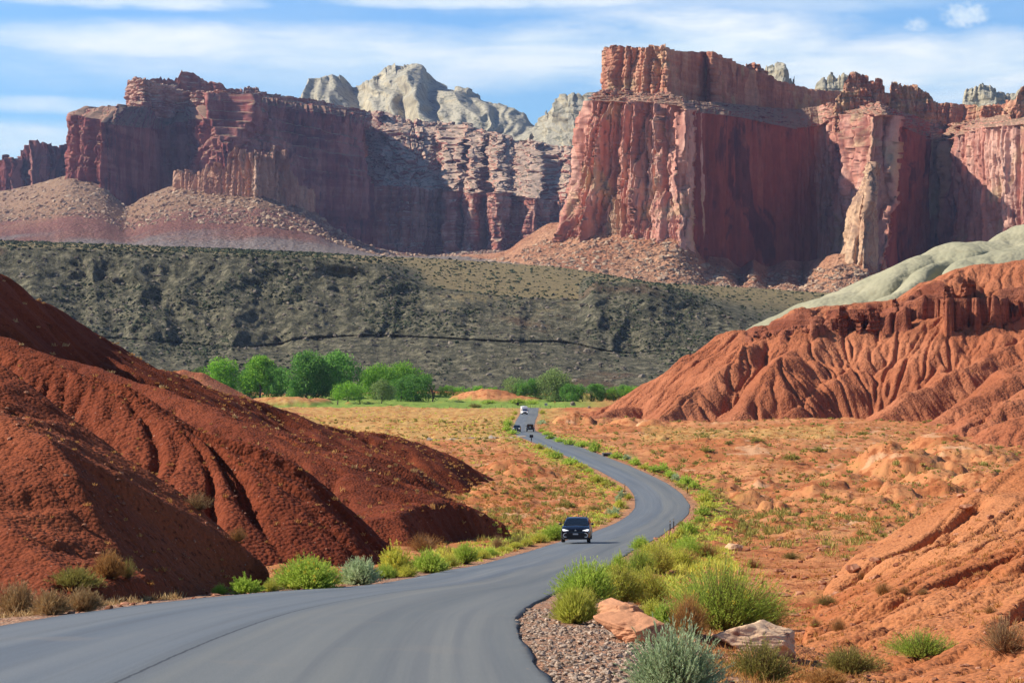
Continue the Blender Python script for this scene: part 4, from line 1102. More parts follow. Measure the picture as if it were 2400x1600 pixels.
# the long ledgy slope behind, between the two buttes
LG = [[(850, 4700, 620), (852, 4700, 445), (862, 4750, 380), (868, 4780, 300), (872, 4800, 262), .5]]
for px, b0, r1, m1, m2, tp, d, w in [(866, 620, 440, 360, 300, 264, 4500, .8), (900, 615, 434, 372, 304, 268, 4450, 1), (960, 610, 436, 378, 312, 274, 4420, 1), (1000, 608, 440, 384, 318, 280, 4430, .8), (1035, 606, 446, 390, 324, 286, 4480, .5), (1060, 604, 448, 394, 328, 292, 4350, 1), (1085, 602, 450, 396, 334, 298, 4400, .7),
                                 (1110, 600, 452, 398, 340, 306, 4300, 1), (1140, 598, 456, 400, 346, 312, 4380, .6), (1165, 596, 450, 400, 350, 316, 4220, 1.1), (1200, 594, 456, 404, 352, 322, 4280, .7), (1250, 592, 464, 410, 356, 330, 4200, 1), (1300, 590, 470, 414, 360, 338, 4250, 1), (1340, 590, 474, 418, 362, 346, 4250, 1), (1500, 590, 480, 420, 370, 350, 4250, 1)]:
    LG.append([(px, d - 40, b0), (px, d, r1), (px, d + 160, m1), (px, d + 300, m2), (px, d + 420, tp), w])
ld = cliff_disp(A=12, wcol=26, hcol=160, seed=91, A2=4, big=22, wbig=110, strata=1.5, hs=12)
ld2 = cliff_disp(A=16, wcol=30, hcol=40, seed=95, A2=6, big=38, wbig=120, strata=4.5, hs=30)
def lg_disp(s, z, sid, t, G): return np.where(sid == 0, ld(s, z, sid, t, G), ld2(s, z, sid, t, G))
loft('cliff', LG, [150, 50, 50, 40], 1100, M_LEDGES, lg_disp, cap=(900, -10), weights=True, topjag=jag(6, 30, 97, 3, 10))
# crenellated pinnacle ridge
FN = [(408, 3640, 440, 412, .3), (414, 3600, 442, 403, 1), (434, 3570, 446, 405, 1), (470, 3530, 452, 402, 1), (488, 3510, 454, 380, 1), (500, 3500, 455, 378, 1), (530, 3475, 458, 380, 1), (538, 3470, 460, 356, 1), (552, 3462, 461, 350, 1), (572, 3450, 463, 350, 1), (597, 3440, 466, 345, 1), (606, 3445, 468, 362, 1), (618, 3460, 470, 368, .8), (630, 3480, 472, 362, .8), (640, 3490, 474, 342, .9), (650, 3495, 476, 334, .9), (660, 3500, 477, 352, .9), (668, 3505, 478, 346, .9),
      (676, 3520, 480, 372, .8), (690, 3540, 484, 396, .6), (704, 3560, 488, 418, .5), (722, 3580, 494, 440, .4), (734, 3600, 500, 446, .4), (737, 3680, 500, 455, .3)]
loft('cliff', [[(px, d, b0), (px, d + 14, tp), w] for px, d, b0, tp, w in FN], [120], 900, M_FIN, cliff_disp(A=9, wcol=13, hcol=120, seed=111, A2=3, big=8, wbig=50, strata=0.8, hs=9), cap=(50, 30), weights=True, topjag=jag(9, 13, 113, 4, 6))
# white domes on the skyline
DM = []
for px, tp in [(660, 238), (690, 226), (712, 205), (730, 188), (745, 182), (756, 180), (770, 172), (786, 167), (800, 172), (821, 190), (842, 192), (856, 182), (868, 176), (884, 170), (905, 154), (940, 150), (985, 157), (1005, 172), (1030, 188), (1061, 204), (1112, 219), (1160, 235), (1200, 250), (1230, 264), (1250, 290), (1262, 300)]:
    DM.append([(px, 5500, 330), (px, 5800, tp * .45 + 330 * .55 - 10), (px, 6050, tp * .82 + 330 * .18 - 6), (px, 6300, tp)])
def dome_disp(seed, A=60):
    def f(s, z, sid, t, G):
        g = 1 - np.abs(fbm0((s + 30 * fbm(s / 200, z / 90, 2, seed + 9)) / 110, z / 420, 3, seed)) * 2.2
        return A * (g - 0.5) + 16 * fbm(s / 45, z / 60, 4, seed + 3) + 3 * fbm(z / 9, s / 150, 3, seed + 5)
    return f
loft('dome', DM, [30, 40, 50], 900, M_DOME, dome_disp(121, 95), smooth=True, cap=(500, 60), topjag=jag(4, 60, 123, 5, 22))
DM2 = [[(px, d, 345), (px, d + 120, tp * .6 + 345 * .4), (px, d + 200, tp)] for px, d, tp in [(1262, 5500, 318), (1272, 5300, 300), (1284, 5200, 270), (1295, 5150, 250), (1315, 5100, 228), (1330, 5080, 223), (1350, 5080, 220), (1373, 5060, 219), (1404, 5080, 214), (1460, 5100, 220)]]
loft('dome', DM2, [40, 50], 300, M_DOME, dome_disp(131, 45), smooth=True, cap=(400, 60), topjag=jag(7, 40, 133, 3, 20))
for pts, dd, sd in [([(1785, 178), (1795, 158), (1815, 150), (1832, 158), (1848, 176), (1862, 188)], 3900, 141), ([(1905, 215), (1915, 192), (1935, 178), (1950, 175), (1965, 180), (1980, 185), (2000, 200)], 3950, 143), ([(2252, 250), (2258, 212), (2280, 206), (2310, 208), (2340, 210), (2380, 214), (2440, 205), (2600, 200)], 4000, 145)]:
    st_ = [[(p_[0], dd, 280), (p_[0], dd + 90, p_[1] * .5 + 140), (p_[0], dd + 140, p_[1])] for p_ in pts]
    loft('dome', st_, [24, 34], 300, M_DOME, dome_disp(sd, 22), smooth=True, cap=(300, 60), topjag=jag(7, 22, sd + 1, 3, 9))
# talus and coloured mudstone below the left complex
TL = []
for px, tp, dt in [(-600, 480, 4700), (-150, 460, 4700), (0, 452, 4500), (60, 440, 4300), (120, 424, 4100), (160, 416, 3990), (200, 424, 3940), (240, 440, 3900), (270, 466, 3880), (300, 486, 3850), (330, 470, 3800), (370, 452, 3700), (413, 438, 3640), (450, 445, 3560), (520, 452, 3500), (600, 462, 3440), (650, 472, 3490), (700, 486, 3560), (735, 498, 3600), (780, 535, 3650), (830, 562, 3700), (880, 584, 3750), (930, 594, 3800), (1000, 602, 3900), (1040, 598, 4100), (1100, 590, 4300), (1160, 588, 4200), (1240, 600, 4100), (1350, 600, 4100)]:
    d2 = 2700
    TL.append([(px, d2 - 300, 625), (px, d2, 600), (px, dt * .35 + d2 * .65, tp * .40 + 600 * .60 + 4), (px, dt * .7 + d2 * .3, tp * .72 + 600 * .28 + 6), (px, dt + 40, tp - 4)])
_, TG2 = loft('talus_slope', TL, [4, 40, 40, 40], 1400, M_TALUS_FAR, talus_disp(211, 14), smooth=True, ret=True)

# ---- loose rock and brush strewn on the slopes (nobody could count it)
def ico():
    t = (1 + 5 ** .5) / 2
    v = np.array([(-1, t, 0), (1, t, 0), (-1, -t, 0), (1, -t, 0), (0, -1, t), (0, 1, t), (0, -1, -t), (0, 1, -t), (t, 0, -1), (t, 0, 1), (-t, 0, -1), (-t, 0, 1)], float)
    v /= np.linalg.norm(v[0])
    f = np.array([(0, 11, 5), (0, 5, 1), (0, 1, 7), (0, 7, 10), (0, 10, 11), (1, 5, 9), (5, 11, 4), (11, 10, 2), (10, 7, 6), (7, 1, 8), (3, 9, 4), (3, 4, 2), (3, 2, 6), (3, 6, 8), (3, 8, 9), (4, 9, 5), (2, 4, 11), (6, 2, 10), (8, 6, 7), (9, 8, 1)])
    return v, f
ICO_V, ICO_F = ico()
def strew(name, P, size, mat, squash=(1, 1, 0.7), seed=1, jit=0.35, smooth=False):
    r = np.random.default_rng(seed); n = len(P)
    nv = len(ICO_V)
    V = np.repeat(ICO_V[None], n, 0) * (1 + r.uniform(-jit, jit, (n, nv, 1)))
    V = V * (np.array(squash)[None, None] * r.uniform(0.7, 1.3, (n, 1, 3))) * size[:, None, None] * 0.5
    a = r.uniform(0, 6.28, n); ca, sa = np.cos(a)[:, None], np.sin(a)[:, None]
    V = np.stack([V[..., 0] * ca - V[..., 1] * sa, V[..., 0] * sa + V[..., 1] * ca, V[..., 2]], -1) + P[:, None, :]
    F = (ICO_F[None] + (np.arange(n) * nv)[:, None, None]).reshape(-1, 3)
    return tag(mesh_np(name, V.reshape(-1, 3), F, mat, smooth), kind='stuff')
def pick(G, rows, n, seed, bias=None):
    r = np.random.default_rng(seed)
    i = r.integers(rows[0], rows[1], n); j = r.integers(0, G.shape[1] - 1, n)
    P = G[i, j].copy(); P += (G[np.minimum(i + 1, len(G) - 1), j] - P) * r.uniform(0, 1, (n, 1)) + (G[i, j + 1] - G[i, j]) * r.uniform(0, 1, (n, 1))
    return P
def simple_mat(name, col, var=0.35, rough=0.95, scale=0.3, alt=None):
    m, T, b, out = new_mat(name)
    n_ = T.noise(pos(T), scale, 3, 0.6)
    T.put(b.inputs['Base Color'], T.mix(T.sstep(n_, .35, .65), tuple(k * (1 - var) for k in col), alt or tuple(min(1, k * (1 + var)) for k in col)))
    b.inputs['Roughness'].default_value = rough
    return m
M_BLK = simple_mat('talus_block', (0.36, 0.20, 0.13), .4, scale=.05, alt=(0.50, 0.36, 0.24))
P = pick(TG, (4, 112), 5200, 1); strew('scree', P, 1.6 + 6.5 * rng.random(len(P)) ** 5 + 1.2, M_BLK, seed=2)
P = pick(TG2, (60, 122), 6500, 3); strew('scree', P, 3.0 + 9 * rng.random(len(P)) ** 4, M_BLK, seed=4)
M_BRUSH_D = simple_mat('dark_brush', (0.050, 0.060, 0.032), .35, scale=.08)
P2_ = pick(BG, (113, 140), 5000, 55); strew('brush', P2_, 1.2 + 2.4 * rng.random(len(P2_)) ** 2, M_BRUSH_D, (1, 1, .8), seed=66)
M_BLK_D = simple_mat('bench_block', (0.12, 0.10, 0.085), .5, scale=.08, alt=(0.26, 0.21, 0.16))
P = pick(BG, (4, 140), 52000, 5); P = P[fbm(P[:, 0] / 40, P[:, 2] / 18, 3, 511) > rng.uniform(-.2, .9, len(P))][:19000]; strew('brush', P, 0.9 + 2.0 * rng.random(len(P)) ** 2, M_BRUSH_D, (1, 1, .8), seed=6)
P = pick(BG, (6, 115), 7000, 7); strew('scree', P, 0.7 + 3.2 * rng.random(len(P)) ** 4, M_BLK_D, seed=8)
# ------------------------------------------------------------------ plants
def leaf_mat(name, a, b_, c_=None, trans=0.35, scale=3.0):
    m, T, b, out = new_mat(name)
    oi = T.new('ShaderNodeObjectInfo').outputs['Random']
    n_ = T.noise(pos(T), scale, 3, 0.7)
    rp = T.new('ShaderNodeNewGeometry').outputs['Random Per Island']
    f = T.m('ADD', T.m('MULTIPLY', n_, 0.55), T.m('MULTIPLY', rp, 0.45))
    col = T.ramp(f, [(0.28, a), (0.52, b_), (0.78, c_ or b_)])
    col = T.mix(0.35, col, T.mix(oi, tuple(k * 0.7 for k in a), tuple(k * 1.15 for k in b_)))
    T.put(b.inputs['Base Color'], col); b.inputs['Roughness'].default_value = 0.7
    tr_ = T.new('ShaderNodeBsdfTranslucent'); T.put(tr_.inputs[0], col)
    mx = T.new('ShaderNodeMixShader'); mx.inputs[0].default_value = trans
    T.l.new(b.outputs[0], mx.inputs[1]); T.l.new(tr_.outputs[0], mx.inputs[2]); T.l.new(mx.outputs[0], out.inputs[0])
    return m
L_GREEN = leaf_mat('rabbitbrush_leaf', (0.26, 0.38, 0.045), (0.52, 0.68, 0.10), (0.82, 0.88, 0.24), .5)
L_SAGE = leaf_mat('sage_leaf', (0.26, 0.34, 0.17), (0.52, 0.63, 0.34), (0.80, 0.88, 0.58), .4)
L_YEL = leaf_mat('yellow_green_leaf', (0.40, 0.42, 0.05), (0.68, 0.68, 0.11), (0.90, 0.82, 0.24), .5)
L_DRY = leaf_mat('dry_grass', (0.34, 0.14, 0.035), (0.62, 0.32, 0.095), (0.78, 0.52, 0.22), .4)
L_TAN = leaf_mat('tan_twig', (0.30, 0.16, 0.06), (0.56, 0.37, 0.16), (0.74, 0.56, 0.30), .2)
L_OLIVE = leaf_mat('olive_leaf', (0.18, 0.17, 0.040), (0.38, 0.34, 0.08), (0.62, 0.52, 0.17), .35)
L_FLOWER = leaf_mat('yellow_flower', (0.60, 0.36, 0.03), (0.85, 0.58, 0.07), (0.95, 0.72, 0.15), .3)
M_STEM = simple_mat('brush_stem', (0.20, 0.13, 0.08), .3)
M_BARK = simple_mat('grey_bark', (0.13, 0.10, 0.08), .35, scale=1.5)
L_TREE = [leaf_mat('cottonwood_leaf', (0.07, 0.19, 0.035), (0.18, 0.40, 0.070), (0.38, 0.60, 0.12), .45, .25),
          leaf_mat('bright_leaf', (0.11, 0.27, 0.028), (0.27, 0.52, 0.05), (0.48, 0.70, 0.085), .45, .25),
          leaf_mat('pale_leaf', (0.12, 0.18, 0.055), (0.26, 0.35, 0.11), (0.42, 0.50, 0.18), .35, .25)]

def blades(r, base, direc, L, Wd_, bend=0.25):
    """one narrow leaf per row: 2 quads folded at mid length. base (n,3), direc (n,3) unit"""
    n = len(base)
    side = np.cross(direc, r.normal(size=(n, 3))); side /= np.linalg.norm(side, axis=1)[:, None] + 1e-9
    nor = np.cross(direc, side)
    L = L[:, None]; Wd_ = Wd_[:, None]
    mid = base + direc * L * 0.55 + nor * L * bend * 0.12
    tip = base + direc * L + nor * L * bend * -0.15
    V = np.stack([base - side * Wd_ * .35, base + side * Wd_ * .35, mid + side * Wd_ * .5, mid - side * Wd_ * .5, tip], 1).reshape(-1, 3)
    k = (np.arange(n) * 5)[:, None]
    return V, (k + np.array([[0, 1, 2, 3]])), (k + np.array([[3, 2, 4]]))

def shrub_geo(seed, R, H, nstem, nleaf, leaf, lw, spread=1.0, upright=0.6, start=0.25, lean=0.5, lumpy=0.3):
    r = np.random.default_rng(seed)
    a = r.uniform(0, 2 * np.pi, nstem); q = np.sqrt(r.uniform(0, 1, nstem)) * r.uniform(.8, 1.18, nstem)
    lob = 1 + lumpy * np.sin(a * 3 + seed) * 0.5 + lumpy * r.uniform(-.6, .6, nstem)
    end = np.stack([np.cos(a) * q * R * lob, np.sin(a) * q * R * lob, H * (1 - 0.55 * q ** 2.2) * (1 - 0.22 * np.abs(np.sin(a * 2.5 + seed * 1.7))) * r.uniform(0.45, 1.22, nstem)], -1)
    b0 = end * np.array([0.16, 0.16, 0]) + r.normal(0, R * .05, (nstem, 3)) * np.array([1, 1, 0])
    ctrl = b0 * 0.5 + end * 0.5; ctrl[:, 2] = end[:, 2] * (0.35 + 0.3 * (1 - upright)); ctrl[:, :2] = b0[:, :2] + (end - b0)[:, :2] * (0.72 - 0.4 * upright)
    # stems
    ts = np.array([0, .35, .7, 1.0])
    st = [((1 - t) ** 2)[..., None] * b0 + (2 * t * (1 - t))[..., None] * ctrl + (t ** 2)[..., None] * end for t in [np.full(nstem, x_) for x_ in ts]]
    st = np.stack(st, 1)
    sw = 0.0035 + 0.0035 * R
    side = np.stack([-np.sin(a), np.cos(a), 0 * a], -1)
    wv = (np.array([1, .8, .55, .15]) * sw)[None, :, None]
    sv = np.stack([st - side[:, None] * wv, st + side[:, None] * wv], 2)   # n,4,2,3
    off = (np.arange(nstem) * 8)[:, None, None]
    sf = off + np.array([[[0, 1, 3, 2]], [[2, 3, 5, 4]], [[4, 5, 7, 6]]]).reshape(1, 3, 4)
    # leaves
    t = start + (1 - start) * r.uniform(0, 1, (nstem, nleaf)) ** 0.75
    P = ((1 - t) ** 2)[..., None] * b0[:, None] + (2 * t * (1 - t))[..., None] * ctrl[:, None] + (t ** 2)[..., None] * end[:, None]
    D = (2 * (1 - t))[..., None] * (ctrl - b0)[:, None] + (2 * t)[..., None] * (end - ctrl)[:, None]
    D /= np.linalg.norm(D, axis=2)[..., None] + 1e-9
    D = D + r.normal(0, 0.42 * spread, D.shape); D[..., 2] += 0.25; D /= np.linalg.norm(D, axis=2)[..., None]
    P = P.reshape(-1, 3); D = D.reshape(-1, 3)
    Lf = leaf * r.uniform(.6, 1.3, len(P))
    V, q4, q3 = blades(r, P, D, Lf, lw * r.uniform(.7, 1.3, len(P)))
    return sv.reshape(-1, 3), sf.reshape(-1, 4), V, q4, q3, end

def shrub_proto(name, seed, R, H, nstem, nleaf, leaf, lw, mat, flowers=0, stem_mat=None, **kw):
    sv, sf, V, q4, q3, end = shrub_geo(seed, R, H, nstem, nleaf, leaf, lw, **kw)
    root = empty(name, (0, 0, 0))
    mesh_np('stem', sv, sf, stem_mat or M_STEM, False, parent=root)
    if not flowers: mesh_np('foliage', V, [q4, q3], mat, False, parent=root)
    if flowers:
        r = np.random.default_rng(seed + 1)
        e = end[r.choice(len(end), flowers)]
        pts = (e[:, None] + r.normal(0, 0.018 * max(1, R), (flowers, 12, 3))).reshape(-1, 3)
        dr = r.normal(size=pts.shape); dr[:, 2] = np.abs(dr[:, 2]) + .4; dr /= np.linalg.norm(dr, axis=1)[:, None]
        fv, a4, a3 = blades(r, pts, dr, np.full(len(pts), 0.022), np.full(len(pts), 0.016))
        k_ = len(V)
        mesh_np('foliage', np.concatenate([V, fv]), [np.concatenate([q4, a4 + k_]), np.concatenate([q3, a3 + k_])], None, False, parent=root, mats=[mat, L_FLOWER], fmat=np.concatenate([np.zeros(len(q4)), np.ones(len(a4)), np.zeros(len(q3)), np.ones(len(a3))]))
    return root

PROTO = {}
def proto(key, *a, **k):
    root = shrub_proto(*a, **k); PROTO[key] = [root, False, a[2], a[3]]
def plant(key, loc, w, h, label, cat, group, rz=0.0, tilt=0.0):
    P_ = PROTO[key]
    o = P_[0] if not P_[1] else copy_tree(P_[0])
    P_[1] = True
    o.location = (loc[0], loc[1], loc[2] - 0.02 * h); o.rotation_euler = (tilt, 0, rz)
    sx = w / (2 * P_[2]); sz = h / P_[3]
    o.scale = (sx, sx, sz)
    tag(o, label, cat, group)
    return o
# unit sized plants (radius, height) that are scaled where they stand
proto('green', 'shrub', 11, 0.5, 0.55, 520, 20, 0.06, 0.009, L_GREEN, lumpy=.3)
proto('green2', 'shrub', 12, 0.5, 0.50, 520, 20, 0.055, 0.009, L_GREEN, lumpy=.5, upright=.4)
proto('yel', 'shrub', 14, 0.5, 0.55, 520, 18, 0.065, 0.008, L_YEL, lumpy=.4, upright=.8)
proto('dry', 'dead_bush', 16, 0.5, 0.5, 520, 9, 0.07, 0.0028, L_DRY, lumpy=.4, upright=.5, start=.1)
proto('tan', 'dead_bush', 17, 0.5, 0.5, 480, 9, 0.08, 0.0030, L_TAN, lumpy=.4, upright=.5, start=.1)
proto('olive', 'shrub', 18, 0.5, 0.5, 420, 13, 0.04, 0.005, L_OLIVE, lumpy=.5, upright=.5)
# coarse-leaved ones for far away
proto('fgreen', 'shrub', 21, 0.5, 0.5, 130, 8, 0.11, 0.028, L_GREEN, lumpy=.4)
proto('fyel', 'shrub', 22, 0.5, 0.45, 130, 8, 0.11, 0.026, L_YEL, lumpy=.5)
proto('fsage', 'shrub', 23, 0.5, 0.5, 130, 8, 0.11, 0.028, L_SAGE, lumpy=.4)
proto('folive', 'shrub', 24, 0.5, 0.45, 130, 8, 0.11, 0.026, L_OLIVE, lumpy=.5)

def place(key, px0, px1, pbase, hpx, label, cat='shrub', group=None, dpush=0.0, wk=1.0):
    px = (px0 + px1) / 2
    h3 = hit(px, pbase)
    d = h3[1]; w = (px1 - px0) / FPX * d * wk * 1.18; h = hpx / FPX * d * 1.1
    y = d + w * 0.25 + dpush
    x = (px - HX) / FPX * y
    z = surf_z(x, y)
    return plant(key, (x, y, z), w, h * 1.05, label, cat, group, rz=float(rng.uniform(0, 6.28)))

# big foreground plants, each with a mesh of its own
def fore(name, key_mat, seed, px0, px1, pbase, hpx, nstem, nleaf, leaf, lw, label, cat, flowers=0, d=None, **kw):
    px = (px0 + px1) / 2
    if d is None: d = hit(px, pbase)[1]
    w = (px1 - px0) / FPX * d; h = hpx / FPX * d
    y = d + w * 0.2; x = (px - HX) / FPX * y; z = surf_z(x, y)
    if px < 1860 and d > 18: z = min(z, (HY - (pbase - 4)) / FPX * y + 0.02)
    root = shrub_proto(name, seed, w / 2, h, nstem, nleaf, leaf, lw, key_mat, flowers=flowers, **kw)
    root.location = (x, y, z - 0.02)
    return tag(root, label, cat)
fore('shrub', L_SAGE, 101, 1462, 1702, 1650, 178, 900, 34, 0.032, 0.0052, 'silvery grey green sagebrush at the bottom edge below the boulders', 'shrub', d=15.0, upright=.75, spread=.75, lumpy=.25, start=.2)
fore('shrub', L_GREEN, 102, 1540, 1850, 1482, 172, 2000, 32, 0.050, 0.0064, 'largest bright green rabbitbrush between the two groups of boulders', 'shrub', flowers=45, upright=.8, spread=.7, lumpy=.35)
fore('shrub', L_OLIVE, 103, 1752, 1850, 1475, 110, 500, 22, 0.045, 0.005, 'darker olive bush at the right side of the largest rabbitbrush', 'shrub', upright=.6)
fore('dead_bush', L_DRY, 104, 1566, 1664, 1490, 96, 900, 10, 0.08, 0.0030, 'rusty orange dry grass clump in front of the largest rabbitbrush', 'dry bush', upright=.9, start=.1)
fore('dead_bush', L_DRY, 105, 1690, 1785, 1488, 85, 700, 12, 0.06, 0.0028, 'brown twiggy dry bush above the pale boulder on the right', 'dry bush', upright=.6, start=.1)
fore('shrub', L_GREEN, 106, 1302, 1446, 1408, 98, 1300, 24, 0.055, 0.007, 'blue green bush beside the asphalt, left end of the right verge thicket', 'shrub', upright=.85, spread=.7)
fore('shrub', L_YEL, 107, 1298, 1395, 1460, 78, 1500, 14, 0.08, 0.005, 'yellow grass clump left of the pale red boulder', 'grass clump', upright=.9, start=.1, spread=.5)
fore('shrub', L_YEL, 108, 1395, 1510, 1412, 95, 1200, 20, 0.055, 0.007, 'yellow green bush behind the two touching boulders', 'shrub', upright=.7, flowers=10)
fore('shrub', L_YEL, 109, 1460, 1565, 1420, 100, 1200, 20, 0.06, 0.007, 'yellow green bush touching the left side of the largest rabbitbrush', 'shrub', upright=.75)
fore('shrub', L_GREEN, 110, 1455, 1540, 1350, 72, 900, 18, 0.065, 0.009, 'light green bush at the asphalt edge behind the thicket', 'shrub')
fore('shrub', L_YEL, 111, 1498, 1592, 1345, 78, 900, 18, 0.065, 0.009, 'pale yellow green bush in the thicket below the pair of marker posts', 'shrub')
fore('shrub', L_GREEN, 112, 1530, 1580, 1470, 60, 350, 16, 0.045, 0.0055, 'small green bush rising behind the red boulder beside dry orange grass', 'shrub')
fore('shrub', L_OLIVE, 113, 1706, 1862, 1600, 108, 900, 20, 0.030, 0.0042, 'olive twiggy bush in front of the pale boulder on the right', 'shrub', upright=.4, lumpy=.5)
fore('shrub', L_GREEN, 114, 2075, 2240, 1545, 66, 900, 16, 0.035, 0.0042, 'low green grassy bush at the foot of the near right slope', 'shrub', upright=.4, lumpy=.5)
fore('shrub', L_OLIVE, 115, 1915, 2065, 1578, 70, 800, 16, 0.035, 0.0042, 'low olive green bush left of the grassy bush at the bottom right', 'shrub', upright=.4, lumpy=.6)
fore('dead_bush', L_TAN, 116, 2290, 2420, 1540, 92, 420, 7, 0.07, 0.0030, 'pale leafless twig bush at the right edge on orange clods', 'dry bush', upright=.3, start=.3)
fore('dead_bush', L_DRY, 117, 1880, 1990, 1605, 40, 500, 10, 0.05, 0.0030, 'dry brown tuft at the bottom edge beside the olive bush', 'dry bush', upright=.4, start=.1)
fore('shrub', L_GREEN, 118, 640, 805, 1381, 78, 1700, 20, 0.065, 0.010, 'broad yellow flowered green bush at the left road edge below the red cut', 'shrub', flowers=60, upright=.8)
fore('shrub', L_SAGE, 119, 796, 890, 1370, 66, 1100, 18, 0.065, 0.010, 'rounded grey green bush at the left road edge', 'shrub')
fore('shrub', L_YEL, 120, 884, 970, 1352, 80, 500, 40, 0.07, 0.010, 'tall spiky yellow flowered bush on the left verge', 'shrub', flowers=60, upright=.85)
fore('shrub', L_GREEN, 121, 535, 615, 1390, 42, 160, 60, 0.06, 0.008, 'bright green leafy plant in front of the shaded red hill', 'shrub', upright=.8)
fore('shrub', L_OLIVE, 122, 112, 240, 1382, 50, 700, 14, 0.06, 0.005, 'dark olive bush at the foot of the nearest red hill', 'shrub', upright=.4)
fore('dead_bush', L_DRY, 123, 218, 296, 1352, 64, 700, 10, 0.09, 0.0042, 'orange dry bush on the shaded flank of the nearest red hill', 'dry bush', upright=.6, start=.1)
fore('dead_bush', L_TAN, 124, -10, 90, 1442, 84, 800, 12, 0.06, 0.004, 'tan dry bush at the left edge beside the asphalt', 'dry bush')
fore('dead_bush', L_TAN, 125, 74, 166, 1440, 62, 700, 12, 0.06, 0.004, 'tan olive dry bush second from the left edge beside the asphalt', 'dry bush')
fore('dead_bush', L_TAN, 126, 150, 242, 1432, 58, 700, 12, 0.06, 0.004, 'pale tan dry bush third from the left edge beside the asphalt', 'dry bush')
G_ = 'shrubs along the road verges'
NEAR = [('olive', 284, 318, 1364, 44, 'small olive bush right of the orange dry bush'), ('yel', 725, 768, 1379, 15, 'low yellow flowered cushion at the asphalt edge'), ('green', 874, 930, 1356, 30, 'dark green low bush behind the spiky yellow bush'),
        ('green2', 964, 1048, 1343, 50, 'wide light green bush right of the spiky yellow bush'), ('yel', 1033, 1072, 1328, 28, 'pale yellow green bush between two light green bushes'), ('green', 1063, 1117, 1322, 43, 'round light green bush at the left road edge, last of the tall ones'),
        ('yel', 1113, 1150, 1309, 20, 'low yellow tuft right of the round light green bush'), ('tan', 1150, 1184, 1289, 34, 'dry pale bush before the shaded low ridge'), ('olive', 1184, 1244, 1279, 22, 'olive spiky bush in front of the shaded low ridge'),
        ('yel', 1168, 1200, 1292, 11, 'flat yellow tuft at the asphalt edge before the olive spiky bush'), ('yel', 1243, 1284, 1272, 20, 'yellow green bush left of the dark blue car'), ('green', 1272, 1324, 1267, 36, 'bright green bush right behind the left side of the dark blue car'),
        ('tan', 434, 492, 1194, 40, 'round tan dry bush on the crest of the nearest hill'), ('dry', 538, 580, 1275, 32, 'orange dry bush lower on the same crest'), ('dry', 950, 1035, 1292, 40, 'wide orange dry bush at the foot of the shaded ridge'),
        ('dry', 2005, 2030, 1362, 20, 'brown dead bush on the near right slope, farthest left of its row'), ('dry', 2047, 2093, 1394, 30, 'largest brown dead bush on the near right slope'), ('dry', 2105, 2132, 1398, 18, 'faint brown dead bush between two darker ones on the slope'),
        ('dry', 2148, 2177, 1393, 16, 'dark small dead bush on the near right slope'), ('olive', 1908, 1962, 1424, 24, 'olive bush on the flat right of the largest rabbitbrush'), ('dry', 1895, 1927, 1472, 24, 'grey brown dead bush just right of the pale boulder'),
        ('dry', 2305, 2334, 1438, 22, 'brown dead bush near the right edge of the slope'), ('dry', 1946, 1985, 1480, 32, 'reddish dry bush right of the pale boulder'), ('olive', 1830, 1880, 1310, 16, 'olive tuft on the flat above the largest rabbitbrush'), ('dry', 1740, 1790, 1330, 20, 'dry brown tuft right of the pale slab')]
for k, a, b_, pb, h, lb in NEAR:
    place(k, a, b_, pb, h, lb, 'dry bush' if k in ('dry', 'tan') else 'shrub')
for i_, (a, b_, pb, h, k) in enumerate([(615, 650, 1386, 24, 'yel'), (500, 530, 1393, 22, 'green2'), (930, 975, 1352, 26, 'yel'), (1010, 1050, 1338, 26, 'yel'), (1128, 1165, 1303, 18, 'green2'), (1192, 1225, 1286, 12, 'yel'), (1218, 1250, 1280, 15, 'yel'), (1430, 1470, 1345, 46, 'green2'), (1560, 1625, 1330, 40, 'yel'), (1590, 1650, 1310, 34, 'green2'), (1345, 1400, 1425, 44, 'yel'), (1395, 1440, 1385, 60, 'green2'), (1500, 1560, 1460, 52, 'yel')]):
    lb = ['yellow tuft at the left end of the broad flowered bush', 'lowest bright sprig before the shaded hill at the asphalt', 'yellow tuft under the tall spiky bush', 'yellow tuft between the wide and the round light green bushes', 'light green tuft before the dry pale bush', 'yellow tuft just right of the flat yellow tuft', 'yellow tuft before the yellow green bush by the car', 'light green bush between the blue green bush and the asphalt corner',
          'yellow bush at the back right of the roadside thicket', 'light green bush highest at the back of the thicket', 'yellow green grass between the blue green bush and the long boulder', 'light green bush right behind the blue green bush', 'yellow grass between the long boulder and the dry orange grass'][i_]
    place(k, a, b_, pb, h, lb, 'shrub')
